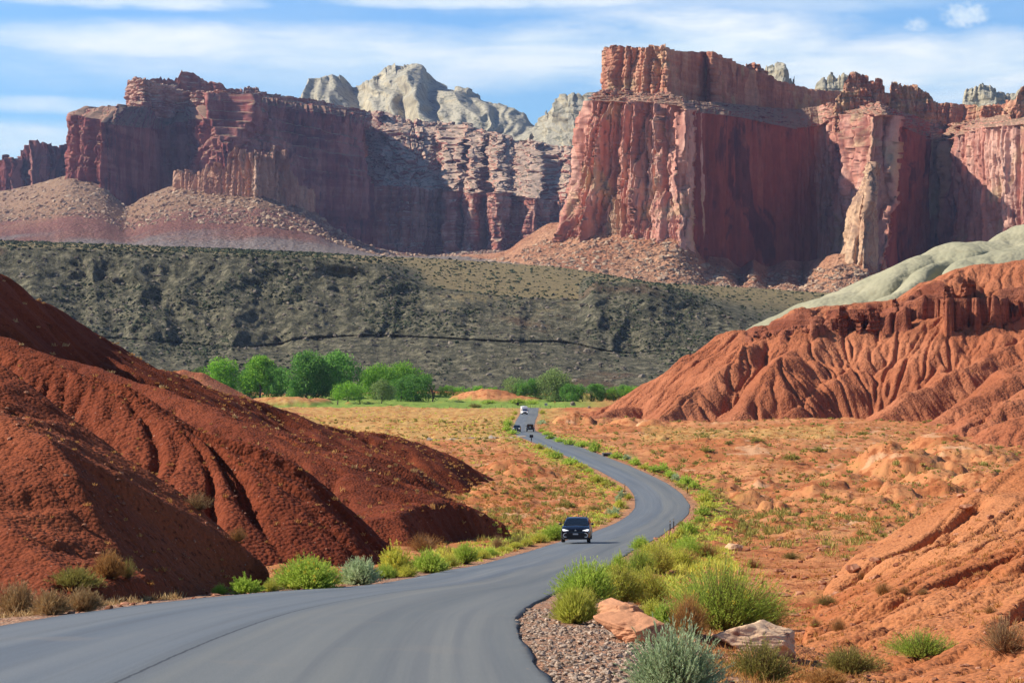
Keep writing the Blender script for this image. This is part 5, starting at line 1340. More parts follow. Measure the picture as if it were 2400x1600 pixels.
FARV = [('fgreen', 1557, 1582, 1119, 15), ('fsage', 1576, 1592, 1127, 14), ('fgreen', 1594, 1622, 1139, 20), ('fgreen', 1616, 1637, 1148, 17), ('fyel', 1633, 1670, 1177, 20), ('fyel', 1640, 1676, 1191, 16), ('fgreen', 1632, 1664, 1211, 18), ('fgreen', 1628, 1651, 1228, 15),
        ('folive', 1589, 1605, 1234, 10), ('fgreen', 1590, 1632, 1258, 27), ('fyel', 1578, 1611, 1263, 20), ('fyel', 1546, 1592, 1291, 32), ('green2', 1583, 1642, 1297, 34), ('green', 1483, 1522, 1287, 24), ('yel', 1500, 1562, 1312, 34), ('dry', 1570, 1640, 1325, 34), ('dry', 1618, 1690, 1310, 30),
        ('fsage', 1450, 1465, 1166, 14), ('fsage', 1442, 1454, 1177, 13), ('fyel', 1467, 1481, 1171, 12), ('fyel', 1441, 1462, 1191, 16), ('fsage', 1427, 1452, 1209, 16), ('fyel', 1431, 1452, 1214, 10), ('fyel', 1445, 1459, 1151, 8),
        ('fgreen', 1281, 1300, 1029, 9), ('fgreen', 1298, 1322, 1036, 9), ('fgreen', 1322, 1350, 1043, 12), ('fgreen', 1350, 1378, 1048, 12), ('fgreen', 1384, 1406, 1060, 22), ('fgreen', 1430, 1456, 1075, 12), ('fsage', 1458, 1476, 1078, 11), ('fgreen', 1480, 1498, 1090, 15), ('fyel', 1500, 1520, 1098, 9),
        ('fgreen', 1520, 1548, 1106, 13), ('fgreen', 1546, 1564, 1104, 18), ('fyel', 1250, 1275, 1052, 10), ('fyel', 1272, 1296, 1060, 10), ('fgreen', 1290, 1318, 1075, 15), ('fgreen', 1322, 1354, 1089, 14), ('fyel', 1345, 1372, 1100, 9), ('fgreen', 1372, 1390, 1108, 10), ('fyel', 1380, 1416, 1131, 14),
        ('fgreen', 1180, 1200, 1001, 15), ('fgreen', 1178, 1196, 1010, 10), ('fgreen', 1190, 1212, 1018, 9), ('fsage', 1262, 1278, 995, 9), ('fgreen', 1262, 1276, 1013, 7), ('fgreen', 1272, 1292, 1020, 8), ('fyel', 1196, 1206, 985, 8), ('fyel', 1204, 1212, 972, 8), ('fyel', 1266, 1276, 970, 8),
        ('fgreen', 1228, 1262, 947, 9), ('fgreen', 1196, 1226, 949, 11), ('fgreen', 1130, 1160, 946, 8), ('folive', 1100, 1124, 955, 7), ('fgreen', 1640, 1665, 1160, 10), ('fyel', 1600, 1625, 1247, 10), ('fyel', 1405, 1425, 1139, 8), ('folive', 1380, 1402, 1190, 10), ('folive', 1310, 1345, 1190, 14), ('folive', 1250, 1275, 1150, 10), ('folive', 1640, 1670, 1060, 8),
        ('folive', 1840, 1872, 1077, 12), ('folive', 1700, 1716, 1044, 7), ('folive', 1905, 1930, 1060, 9), ('folive', 1760, 1790, 1035, 7), ('folive', 2010, 2040, 1020, 8), ('folive', 1625, 1640, 1090, 8)]
ORD = 'first second third fourth fifth sixth seventh eighth ninth tenth eleventh twelfth thirteenth fourteenth fifteenth sixteenth seventeenth eighteenth nineteenth twentieth twenty-first twenty-second twenty-third twenty-fourth twenty-fifth twenty-sixth twenty-seventh twenty-eighth twenty-ninth thirtieth'.split()
SEEN = {}
for k, a, b_, pb, h in sorted(FARV, key=lambda q: (q[1] if q[0] == 'folive' else -q[3])):
    col_ = {'fgreen': 'light green', 'fsage': 'grey green', 'fyel': 'yellow green', 'folive': 'dark olive', 'green': 'light green', 'green2': 'light green', 'yel': 'yellow green', 'dry': 'brown dry'}[k]
    mid_ = (a + b_) / 2
    rightside = mid_ > np.interp(pb, [950, 1010, 1025, 1100, 1156, 1190, 1240, 1300], [1240, 1225, 1270, 1470, 1540, 1550, 1480, 1400])
    if pb < 1000: wh = 'beside the far straight of the road'
    elif k == 'folive': wh = 'standing alone on the orange plain'
    elif rightside: wh = 'on the right verge of the road'
    else: wh = 'on the left verge of the road'
    key_ = (col_, wh); SEEN[key_] = SEEN.get(key_, 0) + 1; od = ORD[SEEN[key_] - 1]
    how = 'counted from the left' if k == 'folive' else 'going away'
    place(k, a - 2, b_ + 2, pb, h * 1.15, f'{od} {col_} shrub {wh}, {how}', 'shrub', f'{col_} shrubs {wh}')

# dry grass and low brush covering the plain (stuff)
def tufts(name, n, dr, pxr, hts, mat, seed, nb=9, bw=0.012, filt=None, flat=False):
    r = np.random.default_rng(seed)
    d = np.exp(r.uniform(np.log(dr[0]), np.log(dr[1]), n * 6)); px = r.uniform(pxr[0], pxr[1], n * 6)
    x = (px - HX) / FPX * d
    rd = road_dist(x, d)
    keep = rd > 0.9
    cl = fbm(x / 9, d / 14, 3, seed) + 0.5 * fbm(x / 2.5, d / 3.5, 2, seed + 1)
    keep &= cl > r.uniform(-0.5, 0.5, len(x))
    keep &= r.random(len(x)) < np.clip(sst(d, dr[0], dr[0] * 1.9), 0.04, 1) if dr[0] >= 90 else keep
    if filt is not None: keep &= filt(px, d, x, rd)
    x = x[keep][:n]; d = d[keep][:n]
    z = floor_z(x, d, True)
    for xs, ys, H in HILLS:
        i = ((x - xs[0]) / (xs[1] - xs[0])).astype(int); j = ((d - ys[0]) / (ys[1] - ys[0])).astype(int)
        ok = (i >= 0) & (i < H.shape[1]) & (j >= 0) & (j < H.shape[0])
        hv = np.full(len(x), -99.0); hv[ok] = H[j[ok], i[ok]]
        z = np.maximum(z, hv)
        if flat: k2 = hv < z - 0.01; x, d, z = x[k2], d[k2], z[k2]
    m_ = len(x); h = r.uniform(hts[0], hts[1], m_) * (0.6 + 0.8 * r.random(m_) ** 2)
    base = np.stack([x, d, z - 0.01], -1)
    B = np.repeat(base[:, None], nb, 1) + r.normal(0, 1, (m_, nb, 3)) * (h[:, None, None] * np.array([.32, .32, 0]))
    D = r.normal(0, .55, (m_, nb, 3)); D[..., 2] = 1; D /= np.linalg.norm(D, axis=2)[..., None]
    Lb = (h[:, None] * r.uniform(.6, 1.1, (m_, nb))).ravel()
    sc = np.repeat(np.maximum(bw, d * 0.00045), nb)
    V, q4, q3 = blades(r, B.reshape(-1, 3), D.reshape(-1, 3), Lb, sc)
    return tag(mesh_np(name, V, [q4, q3], mat, False), kind='stuff')
tufts('dry_grass', 5200, (16, 130), (1250, 2450), (0.04, 0.14), L_DRY, 301, filt=lambda px, d, x, rd: rd > 1.6)
tufts('dry_grass', 9000, (110, 620), (560, 2450), (0.18, 0.42), L_DRY, 302, nb=8)
tufts('dry_grass', 7500, (110, 640), (560, 2450), (0.16, 0.40), L_OLIVE, 303, nb=8, flat=True)
tufts('dry_grass', 1500, (25, 60), (-200, 420), (0.05, 0.18), L_TAN, 313, nb=16, bw=.007, filt=lambda px, d, x, rd: (rd < 1.3) & (rd > 0.35))
tufts('dry_grass', 1500, (300, 900), (560, 1260), (0.2, 0.5), L_YEL, 304, nb=7, flat=True)
tufts('dry_grass', 350, (28, 75), (-100, 1250), (0.04, 0.10), L_DRY, 305, nb=14, bw=.006)
tufts('dry_grass', 900, (75, 150), (-100, 1250), (0.06, 0.18), L_DRY, 311, nb=16)
tufts('dry_grass', 3000, (150, 280), (300, 1250), (0.08, 0.26), L_DRY, 312, nb=14)
tufts('dry_grass', 500, (90, 260), (-100, 1250), (0.2, 0.42), L_TAN, 306, nb=22)
tufts('verge_grass', 5200, (60, 460), (1000, 1800), (0.15, 0.38), L_YEL, 307, nb=9, filt=lambda px, d, x, rd: (rd < 5.5) & (rd > 1.2))
tufts('verge_grass', 2400, (60, 460), (1000, 1800), (0.18, 0.42), L_GREEN, 308, nb=9, filt=lambda px, d, x, rd: (rd < 4.5) & (rd > 1.4))
tufts('verge_grass', 1200, (48, 110), (300, 1420), (0.08, 0.28), L_YEL, 309, nb=12, filt=lambda px, d, x, rd: (rd < 1.9) & (rd > 0.35) & (x < 3))
tufts('brush', 2600, (90, 620), (560, 2450), (0.35, 0.75), L_OLIVE, 310, nb=26, bw=0.03, flat=True)

# ------------------------------------------------------------------ cottonwoods and bushes along the stream
def tree(px0, px1, ptop, pbase, d, mat, label, seed, name='tree', dens=1.0, trunk=0.05, group='trees along the valley stream', squat=1.0, cat='tree'):
    px = (px0 + px1) / 2; Wt = (px1 - px0) / FPX * d * 1.14; x = (px - HX) / FPX * d
    z = float(floor_z(np.array([x]), np.array([d]), True)[0])
    zb = min(z, (HY - pbase) / FPX * d) if abs(z - (HY - pbase) / FPX * d) < 3 else z
    Ht = (HY - ptop) / FPX * d - zb
    r = np.random.default_rng(seed)
    root = empty(name, (x, d, zb))
    # limbs
    tv, tf = [], []
    def limb(p0, p1, r0, r1, n=7, seg=4):
        k0 = sum(len(v) for v in tv)
        ax = (p1 - p0); L = np.linalg.norm(ax); ax = ax / L
        s_ = np.cross(ax, (0.3, 0.8, 0.1)); s_ /= np.linalg.norm(s_); u2 = np.cross(ax, s_)
        wob = r.normal(0, L * .035, (seg + 1, 3)); wob[0] = 0
        rr = []
        for i in range(seg + 1):
            f = i / seg; c_ = p0 + (p1 - p0) * f + wob[i]; ra = r0 + (r1 - r0) * f
            rr.append([c_ + ra * (math.cos(a) * s_ + math.sin(a) * u2) for a in np.linspace(0, 2 * math.pi, n, endpoint=False)])
        tv.append(np.array(rr).reshape(-1, 3))
        for i in range(seg):
            for j in range(n): tf.append([k0 + i * n + j, k0 + i * n + (j + 1) % n, k0 + (i + 1) * n + (j + 1) % n, k0 + (i + 1) * n + j])
    nt = 1 if Wt < Ht * 1.2 else int(min(4, round(Wt / Ht * 1.6)))
    nb = int(20 * dens + Wt * 1.1)
    # clump centres through the crown
    C_ = []
    while len(C_) < nb:
        q = r.uniform(-1, 1, 3)
        if np.linalg.norm(q) > 1: continue
        cz = trunk + (1 - trunk) * (0.5 + 0.44 * np.sign(q[2]) * abs(q[2]) ** 0.7)
        wz = 1.08 - 0.30 * max(0, (cz - 0.6) / 0.4) - 0.05 * max(0, (0.3 - cz) / 0.3)
        C_.append([q[0] * Wt / 2 * 0.86 * wz, q[1] * Wt / 2 * 0.7 * wz, cz * Ht])
    C_ = np.array(C_)
    for k in range(nt):
        tv.clear(); tf.clear()
        bx = (k - (nt - 1) / 2) * Wt / (nt + .3)
        p0 = np.array([bx, r.normal(0, .3), -0.3]); p1 = p0 + np.array([r.normal(0, .5), r.normal(0, .5), Ht * 0.42])
        limb(p0, p1, Ht * 0.028 + .08, Ht * 0.017, 8, 5)
        near = C_[np.argsort(np.abs(C_[:, 0] - bx))[:10]]
        for c_ in near: limb(p0 + (p1 - p0) * r.uniform(.45, 1.0), c_, Ht * 0.011, 0.04, 5, 3)
        mesh_np('trunk', np.concatenate(tv), np.array(tf), M_BARK, True, parent=root)
    rad = np.minimum(Wt, Ht) * r.uniform(0.16, 0.27, nb)
    nl = int(230 * dens)
    q = r.normal(size=(nb, nl, 3)); q /= np.linalg.norm(q, axis=2)[..., None]
    q = q * (r.uniform(0.45, 1.0, (nb, nl, 1)) ** 0.6) * (1 + .25 * r.normal(size=(nb, nl, 1)) * .5)
    P_ = C_[:, None] + q * rad[:, None, None] * np.array([1.1, 1.1, 1.0])
    P_ = P_.reshape(-1, 3); P_ = P_[P_[:, 2] > Ht * 0.015]
    n_ = len(P_)
    sz = Ht * 0.017 * r.uniform(.7, 1.5, n_) + 0.06
    a = r.normal(size=(n_, 3)); a /= np.linalg.norm(a, axis=1)[:, None]; b2 = np.cross(a, r.normal(size=(n_, 3))); b2 /= np.linalg.norm(b2, axis=1)[:, None]
    V = np.stack([P_ - a * sz[:, None], P_ + b2 * sz[:, None] * .7, P_ + a * sz[:, None], P_ - b2 * sz[:, None] * .7], 1).reshape(-1, 3)
    mesh_np('crown', V, np.arange(n_ * 4).reshape(-1, 4), mat, False, parent=root)
    return tag(root, label, cat, group)
DG, BG_, PG_ = L_TREE
tree(487, 553, 842, 922, 1060, BG_, 'round bright green tree, first tall one from the left of the row', 1)
tree(446, 486, 862, 912, 1085, PG_, 'small pale tree half hidden by the hill at the left end of the row', 2)
tree(556, 612, 868, 924, 1070, DG, 'low dark crown touching the left side of the second tall tree', 3)
tree(576, 642, 838, 924, 1055, BG_, 'second tall green tree from the left with a domed crown', 4)
tree(622, 674, 858, 926, 1050, DG, 'dark green tree on the right flank of the second tall tree', 5)
tree(678, 760, 830, 930, 1040, DG, 'tallest broad green tree in the middle of the row, its left half', 6)
tree(748, 838, 828, 930, 1045, DG, 'tallest dark green tree in the middle of the row, its right half', 7)
tree(672, 715, 890, 932, 1035, DG, 'low dark bush under the left side of the tallest tree', 8, dens=.8)
tree(842, 918, 858, 930, 1060, BG_, 'light green tree right behind the small bright tree', 9)
tree(900, 985, 850, 932, 1075, BG_, 'pale topped green tree behind the round domed tree', 10)
tree(924, 1028, 878, 944, 1000, DG, 'round domed green tree at the right end of the left row', 11)
tree(778, 856, 900, 951, 975, BG_, 'small bright airy tree with thin trunks in front of the row', 12, dens=.7, trunk=.3)
tree(868, 922, 897, 950, 970, PG_, 'small pale grey green tree in front of the row', 13, dens=.7, trunk=.3)
tree(1180, 1226, 882, 935, 1030, PG_, 'thin pale tree left of the taller tree by the field', 14, dens=.7)
tree(1208, 1272, 888, 936, 1020, DG, 'low green tree left of the taller tree by the field', 15)
tree(1268, 1340, 871, 936, 1015, PG_, 'taller grey green tree standing alone behind the green field', 16)
tree(1316, 1374, 900, 940, 1005, DG, 'dark low tree right of the taller tree by the field', 17)
tree(1374, 1424, 900, 940, 1010, DG, 'dark rounded bush right of the low dark tree by the field', 18)
for i, (a, b_, tp, mt) in enumerate([(1415, 1462, 908, BG_), (1452, 1500, 906, BG_), (1494, 1540, 907, BG_), (1534, 1585, 902, PG_), (1500, 1560, 895, PG_), (1440, 1480, 902, DG), (1575, 1625, 905, BG_)]):
    tree(a, b_, tp, 938, 1010 + 12 * (i > 3), mt, ['bright green bush in the long hedge right of the field, nearest the dark bush', 'second bright green bush of the long hedge', 'third bright green bush of the long hedge', 'pale bush at the foot of the orange hill', 'pale airy bush rising behind the hedge', 'dark bush behind the start of the hedge', 'green bush of the hedge tucked behind the orange hill'][i], 40 + i, name='bush', dens=.8, trunk=.02, group='bushes of the stream hedge', cat='bush')
for i, (a, b_, tp) in enumerate([(1026, 1066, 904), (1058, 1102, 907), (1094, 1140, 905), (1132, 1184, 908)]):
    tree(a, b_, tp, 930, 1075, BG_, ['bright bush right after the round domed tree', 'bright bush behind the left end of the low red mound', 'bright bush behind the middle of the low red mound', 'bright bush behind the right end of the low red mound'][i], 60 + i, name='bush', dens=.7, trunk=.02, group='bushes of the stream hedge', cat='bush')
# ------------------------------------------------------------------ boulders
def boulder(px0, px1, ptop, pbase, seed, mat, label, depth=0.8, flat=1.0):
    px = (px0 + px1) / 2; d = hit(px, pbase - 4)[1]
    w = (px1 - px0) / FPX * d; h = (pbase - ptop) / FPX * d
    y = d + w * depth * .35; x = (px - HX) / FPX * y; z = surf_z(x, y)
    n = 90; th = np.linspace(0, np.pi, n)[:, None]; ph = np.linspace(0, 2 * np.pi, n * 2)[None]
    X_ = np.sin(th) * np.cos(ph); Y_ = np.sin(th) * np.sin(ph); Z_ = np.cos(th) + 0 * ph
    r = np.random.default_rng(seed)
    rad = np.ones_like(X_) * 3.0
    for k in range(26):          # cut by random planes: faceted block
        v = r.normal(size=3); v[2] *= .8; v /= np.linalg.norm(v)
        dist = r.uniform(0.62, 0.95)
        c_ = X_ * v[0] + Y_ * v[1] + Z_ * v[2]
        rad = np.minimum(rad, np.where(c_ > 0.05, dist / np.maximum(c_, .05), 3))
    rad = rad * (1 + 0.05 * fbm(X_ * 3 + seed, Y_ * 3 + Z_ * 4, 5, seed) + 0.035 * np.abs(fbm(Z_ * 9, X_ * 2 + Y_ * 2, 3, seed + 1)))
    V = np.stack([X_ * rad * w * .56, Y_ * rad * w * .5 * depth, Z_ * rad * h * .60 * flat], -1)
    V[..., 2] += h * .25
    Vp = V[:, :-1].reshape(-1, 3); m_ = 2 * n - 1
    i = np.arange(n - 1)[:, None] * m_; j = np.arange(m_)[None]; j2 = (j + 1) % m_
    F = np.stack([i + j, i + m_ + j, i + m_ + j2, i + j2], -1).reshape(-1, 4)
    o = mesh_np('boulder', Vp, F, mat, True); o.location = (x, y, z); o.rotation_euler = (0, 0, r.uniform(-.3, .3))
    return tag(o, label, 'boulder')
M_ROCK = mat_badland('pale_red_rock', (0.36, 0.135, 0.065), (0.58, 0.28, 0.15), (0.18, 0.06, 0.032), 0.5, clod=0.006)
M_ROCK2 = mat_badland('pale_cream_rock', (0.58, 0.34, 0.19), (0.80, 0.56, 0.36), (0.26, 0.09, 0.05), 0.5, clod=0.006)
boulder(1388, 1514, 1404, 1468, 5, M_ROCK, 'long pale red boulder beside the gravel shoulder, upper of two', .9)
boulder(1434, 1582, 1442, 1512, 9, M_ROCK, 'angular red boulder below the long one, behind the sagebrush', .8)
boulder(1706, 1882, 1448, 1535, 14, M_ROCK2, 'cream topped boulder with a dark red shaded side, right of the dry bushes', .8)
boulder(1695, 1746, 1268, 1294, 19, M_ROCK2, 'small pale slab lying on the plain behind the thicket', .8, .7)
boulder(1676, 1688, 1210, 1217, 23, M_ROCK2, 'tiny pale stone beside the red mound at the bend', .8, .9)
# gravel on the shoulder, clods on the slopes
def pebbles(name, n, fn, size, mat, seed, squash=(1, 1, .6)):
    r = np.random.default_rng(seed); px, d = fn(r, n); x = (px - HX) / FPX * d
    rd = road_dist(x, d); k = rd > 0.06; x = x[k]; d = d[k]
    z = floor_z(x, d, True)
    for xs, ys, H in HILLS:
        i = ((x - xs[0]) / (xs[1] - xs[0])).astype(int); j = ((d - ys[0]) / (ys[1] - ys[0])).astype(int)
        ok = (i >= 0) & (i < H.shape[1]) & (j >= 0) & (j < H.shape[0])
        hv = np.full(len(x), -99.0); hv[ok] = H[j[ok], i[ok]]; z = np.maximum(z, hv)
    s_ = size[0] + (size[1] - size[0]) * r.random(len(x)) ** 4
    return strew(name, np.stack([x, d, z + s_ * .1], -1), s_, mat, squash, seed, .3)
M_PEB = simple_mat('gravel_stone', (0.26, 0.15, 0.09), .5, scale=30, alt=(0.56, 0.42, 0.31))
M_CLOD = simple_mat('red_clod', (0.30, 0.10, 0.05), .4, scale=4, alt=(0.50, 0.24, 0.14))
pebbles('gravel', 9000, lambda r, n: (r.uniform(1210, 1640, n), 14 + 16 * r.random(n) ** 1.3), (0.006, 0.085), M_PEB, 401)
pebbles('gravel', 2500, lambda r, n: (r.uniform(500, 1330, n), r.uniform(36, 120, n)), (0.02, 0.09), M_PEB, 402)
pebbles('clods', 4200, lambda r, n: (r.uniform(1600, 2500, n), 13 + 45 * r.random(n) ** 1.6), (0.012, 0.13), M_CLOD, 403)
pebbles('clods', 2600, lambda r, n: (r.uniform(-100, 900, n), r.uniform(28, 110, n)), (0.02, 0.16), M_CLOD, 404)
pebbles('clods', 3500, lambda r, n: (r.uniform(1500, 2500, n), r.uniform(60, 330, n)), (0.06, 0.5), M_CLOD, 405)

# ------------------------------------------------------------------ vehicles
def pmat(name, col, rough=0.3, metal=0.0, spec=0.5, coat=0.0, emit=None):
    m, T, b, out = new_mat(name)
    b.inputs['Base Color'].default_value = (*col, 1); b.inputs['Roughness'].default_value = rough
    b.inputs['Metallic'].default_value = metal; b.inputs['Specular IOR Level'].default_value = spec; b.inputs['Coat Weight'].default_value = coat
    n_ = T.noise(T.new('ShaderNodeTexCoord').outputs['Object'], 3, 3)
    T.put(b.inputs['Base Color'], T.mix(T.m('MULTIPLY', n_, .3), (*col, 1), tuple(min(1, k * .75 + .012) for k in col)))
    return m
P_NAVY = pmat('navy_paint', (0.003, 0.005, 0.012), .25, spec=.4, coat=.35)
P_BLACK = pmat('dark_paint', (0.006, 0.007, 0.008), .3, coat=.3)
P_GREYP = pmat('dark_grey_paint', (0.008, 0.013, 0.016), .3, coat=.3)
P_WHITE = pmat('white_paint', (0.78, 0.79, 0.80), .3)
P_GLASS = pmat('dark_glass', (0.006, 0.010, 0.013), .05, spec=.8)
P_TRIM = pmat('black_plastic', (0.012, 0.012, 0.013), .6)
P_TYRE = pmat('tyre_rubber', (0.015, 0.015, 0.015), .85)
P_CHROME = pmat('bright_trim', (0.85, 0.86, 0.88), .18, metal=.9)
P_LAMP_GLINT = pmat('headlamp', (0.92, 0.93, 0.95), .08, spec=1)
_e = [n for n in P_LAMP_GLINT.node_tree.nodes if n.type == 'BSDF_PRINCIPLED'][0]
_e.inputs['Emission Color'].default_value = (1, 1, 1, 1); _e.inputs['Emission Strength'].default_value = 0.8  # added glow stands in for the sun's glint on the lamp glass
P_RED = pmat('tail_lamp', (0.35, 0.01, 0.01), .2)
P_PLATE = pmat('plate', (0.62, 0.62, 0.60), .5)
P_RIM = pmat('wheel_rim', (0.35, 0.36, 0.38), .3, metal=.8)

def ring_mesh(name, rings, mat, parent, cap=True, smooth=True):
    R_ = np.array(rings, float); nr, n = R_.shape[:2]
    F = [];
    for i in range(nr - 1):
        for j in range(n): F.append([i * n + j, i * n + (j + 1) % n, (i + 1) * n + (j + 1) % n, (i + 1) * n + j])
    fs = [np.array(F)]
    if cap: fs += [np.array([list(range(n))[::-1]]), np.array([[(nr - 1) * n + j for j in range(n)]])]
    o = mesh_np(name, R_.reshape(-1, 3), fs, mat, smooth, parent=parent)
    if smooth:
        try: o.data.set_sharp_from_angle(angle=math.radians(38))
        except Exception: pass
    return o
def sec(y, pts):
    """half section [(x,z)...] bottom to top, mirrored"""
    a = [(x, y, z) for x, z in pts]; b_ = [(-x, y, z) for x, z in pts[::-1]]
    return a + b_
def panel(name, quad, thick, mat, parent, nrm=None, sub=1):
    """a thin slab on four corners"""
    q = np.array(quad, float)
    n_ = np.cross(q[1] - q[0], q[3] - q[0]); n_ /= np.linalg.norm(n_)
    V = np.concatenate([q, q + n_ * thick])
    F = np.array([[3, 2, 1, 0], [4, 5, 6, 7], [0, 1, 5, 4], [1, 2, 6, 5], [2, 3, 7, 6], [3, 0, 4, 7]])
    return mesh_np(name, V, F, mat, False, parent=parent)
def poly_slab(name, pts, y0, y1, mat, parent):
    """xz outline extruded along y"""
    n = len(pts); V = [(x, y0, z) for x, z in pts] + [(x, y1, z) for x, z in pts]
    F = [np.array([[i, (i + 1) % n, n + (i + 1) % n, n + i] for i in range(n)]), np.array([list(range(n))[::-1]]), np.array([[n + i for i in range(n)]])]
    return mesh_np(name, np.array(V, float), F, mat, False, parent=parent)
def wheel(x, y, r, w, parent, spare=False):
    ax = 1 if spare else 0
    def circ(off, rad, n=28):
        out_ = []
        for a in np.linspace(0, 2 * np.pi, n, endpoint=False):
            c_ = rad * math.cos(a); s_ = rad * math.sin(a)
            out_.append((c_, off, s_) if spare else (off, c_, s_))
        return out_
    root = empty('wheel', (x, y[0] if spare else y, y[1] if spare else r), parent=parent)
    ring_mesh('tyre', [circ(-w / 2, r * .62), circ(-w / 2, r * .93), circ(-w / 2 + .03, r), circ(w / 2 - .03, r), circ(w / 2, r * .93), circ(w / 2, r * .62), circ(w / 2 - .05, r * .60), circ(-w / 2 + .05, r * .60), circ(-w / 2, r * .62)], P_TYRE, root, cap=False)
    rim = []
    ring_mesh('rim', [circ(-w / 2 + .03, r * .61), circ(-w / 2 + .02, r * .5), circ(-w / 2 + .04, r * .15), circ(w / 2 - .04, r * .15), circ(w / 2 - .02, r * .5), circ(w / 2 - .03, r * .61)], P_RIM, root)
    return root

def suv(loc, rz, paint, label, L=4.35, Wc=1.84, Hc=1.64, cat='car', lamps=True, trims=True, tall=0.0):
    """front faces -y; a compact sport utility car"""
    root = empty('parked_car' if False else 'car', loc, rz)
    hw = Wc / 2; f = -L / 2; r_ = L / 2
    S = []
    def bs(y, zl, zt, wl, wt):
        zm = (zl + zt) / 2
        return sec(y, [(0.02, zl), (wl * .86, zl), (wl, zl + .10), (wl + .01, zm), (wt, zt - .09), (wt - .05, zt - .02), (wt - .14, zt), (0.02, zt + .025)])
    for a in [(f, .42, .78, hw * .70, hw * .70), (f + .06, .30, .90, hw * .86, hw * .84), (f + .25, .24, .99, hw * .97, hw * .93), (f + .6, .22, 1.05, hw, hw * .97), (f + 1.15, .22, 1.10, hw, hw * .97), (-.2, .22, 1.09, hw, hw * .96), (.8, .22, 1.10, hw, hw * .96), (r_ - .6, .22, 1.12, hw, hw * .95), (r_ - .12, .28, 1.10, hw * .95, hw * .9), (r_, .42, .98, hw * .84, hw * .82)]:
        S.append(bs(*a))
    body = ring_mesh('body', S, paint, root)
    # cabin shell
    zr = Hc
    cab = []
    for y, z0_, z1_, w0, w1 in [(f + 1.02, 1.05, 1.08, hw * .90, hw * .86), (f + 1.85, 1.05, zr - .06, hw * .93, hw * .70), (f + 2.1, 1.05, zr, hw * .93, hw * .71), (.7, 1.05, zr + .01, hw * .93, hw * .71), (r_ - .75, 1.05, zr - .03, hw * .92, hw * .70), (r_ - .15, 1.05, 1.16, hw * .88, hw * .80)]:
        cab.append(sec(y, [(0.02, z0_), (w0, z0_), (w0 - .01, z0_ + .03), ((w0 * .35 + w1 * .65), z0_ + (z1_ - z0_) * .75), (w1, z1_ - .03), (w1 - .10, z1_), (0.02, z1_ + .015)]))
    ring_mesh('cabin', cab, paint, root)
    ws_b, ws_t = f + 1.06, f + 1.83
    panel('windshield', [(-hw * .84, ws_b, 1.11), (hw * .84, ws_b, 1.11), (hw * .66, ws_t - .01, zr - .075), (-hw * .66, ws_t - .01, zr - .075)][::1], .022, P_GLASS, root)
    for s in (-1, 1):
        def sw(y0, y1, y2, y3):
            q = [(s * hw * .925, y0, 1.13), (s * hw * .925, y1, 1.13), (s * hw * .765, y2, zr - .14), (s * hw * .765, y3, zr - .14)]
            if s < 0: q = q[::-1]
            panel('side_window', q, .018, P_GLASS, root)
        sw(f + 1.35, -.02, -.05, f + 1.98); sw(.06, .95, .85, .04); sw(1.02, r_ - .45, r_ - .75, .93)
        # mirror
        mr = empty('mirror', (s * (hw + .10), f + 1.30, 1.16), parent=root)
        ring_mesh('mirror_shell', [[(dx_ * .11 * k, yy_, dz_ * .075 * k) for dx_, dz_ in [(math.cos(t), math.sin(t)) for t in np.linspace(0, 2 * np.pi, 12, endpoint=False)]] for yy_, k in [(-.09, .5), (-.05, .95), (.03, 1.0), (.06, .9)]], paint, mr)
        if lamps:
            hl = poly_slab('headlight', [(s * hw * .46, .84), (s * hw * .48, .80), (s * hw * .86, .80), (s * hw * .92, .90), (s * hw * .80, .92)][::s], f + .02, f + .22, P_LAMP_GLINT, root)
        if trims:
            poly_slab('bumper_trim', [(s * hw * .62, .70), (s * hw * .74, .70), (s * hw * .88, .55), (s * hw * .80, .40), (s * hw * .62, .40), (s * hw * .62, .45), (s * hw * .76, .45), (s * hw * .82, .55), (s * hw * .70, .655), (s * hw * .62, .655)][::s], f - .02, f + .12, P_CHROME, root)
        tl = poly_slab('tail_light', [(s * hw * .55, .90), (s * hw * .86, .88), (s * hw * .88, 1.02), (s * hw * .60, 1.00)][::s], r_ - .08, r_ + .01, P_RED, root)
        for yy in (f + .82, r_ - .82):
            wheel(s * (hw - .115), yy, .345, .23, root)
            a = np.linspace(0, np.pi, 15)
            out_ = [(s * (hw + .012), yy + .42 * math.cos(t), .34 + .42 * math.sin(t)) for t in a]; in_ = [(s * (hw + .012), yy + .352 * math.cos(t), .345 + .352 * math.sin(t)) for t in a]
            V = np.array(out_ + in_ + [(s * (hw - .08), p_[1], p_[2]) for p_ in out_] + [(s * (hw - .08), p_[1], p_[2]) for p_ in in_])
            F = [[i, i + 1, 16 + i, 15 + i] for i in range(14)] + [[i + 30, i + 31, i + 1, i] for i in range(14)] + [[15 + i, 16 + i, 46 + i, 45 + i] for i in range(14)]
            mesh_np('wheel_arch', V, np.array(F), P_TRIM, True, parent=root)
        ring_mesh('roof_rail', [[(s * hw * .66 + a_ * .02, yy_, zr + .03 + b2 * .02 + dz_) for a_, b2 in [(1, 0), (0, 1), (-1, 0), (0, -1)]] for yy_, dz_ in [(f + 2.2, -.02), (f + 2.4, .03), (r_ - 1.1, .03), (r_ - .85, -.02)]], P_TRIM, root)
    poly_slab('lower_grille', [(-hw * .64, .30), (hw * .64, .30), (hw * .72, .52), (hw * .60, .68), (-hw * .60, .68), (-hw * .72, .52)], f - .005, f + .14, P_TRIM, root)
    poly_slab('upper_grille', [(-hw * .46, .78), (hw * .46, .78), (hw * .48, .84), (-hw * .48, .84)], f - .012, f + .1, P_TRIM, root)
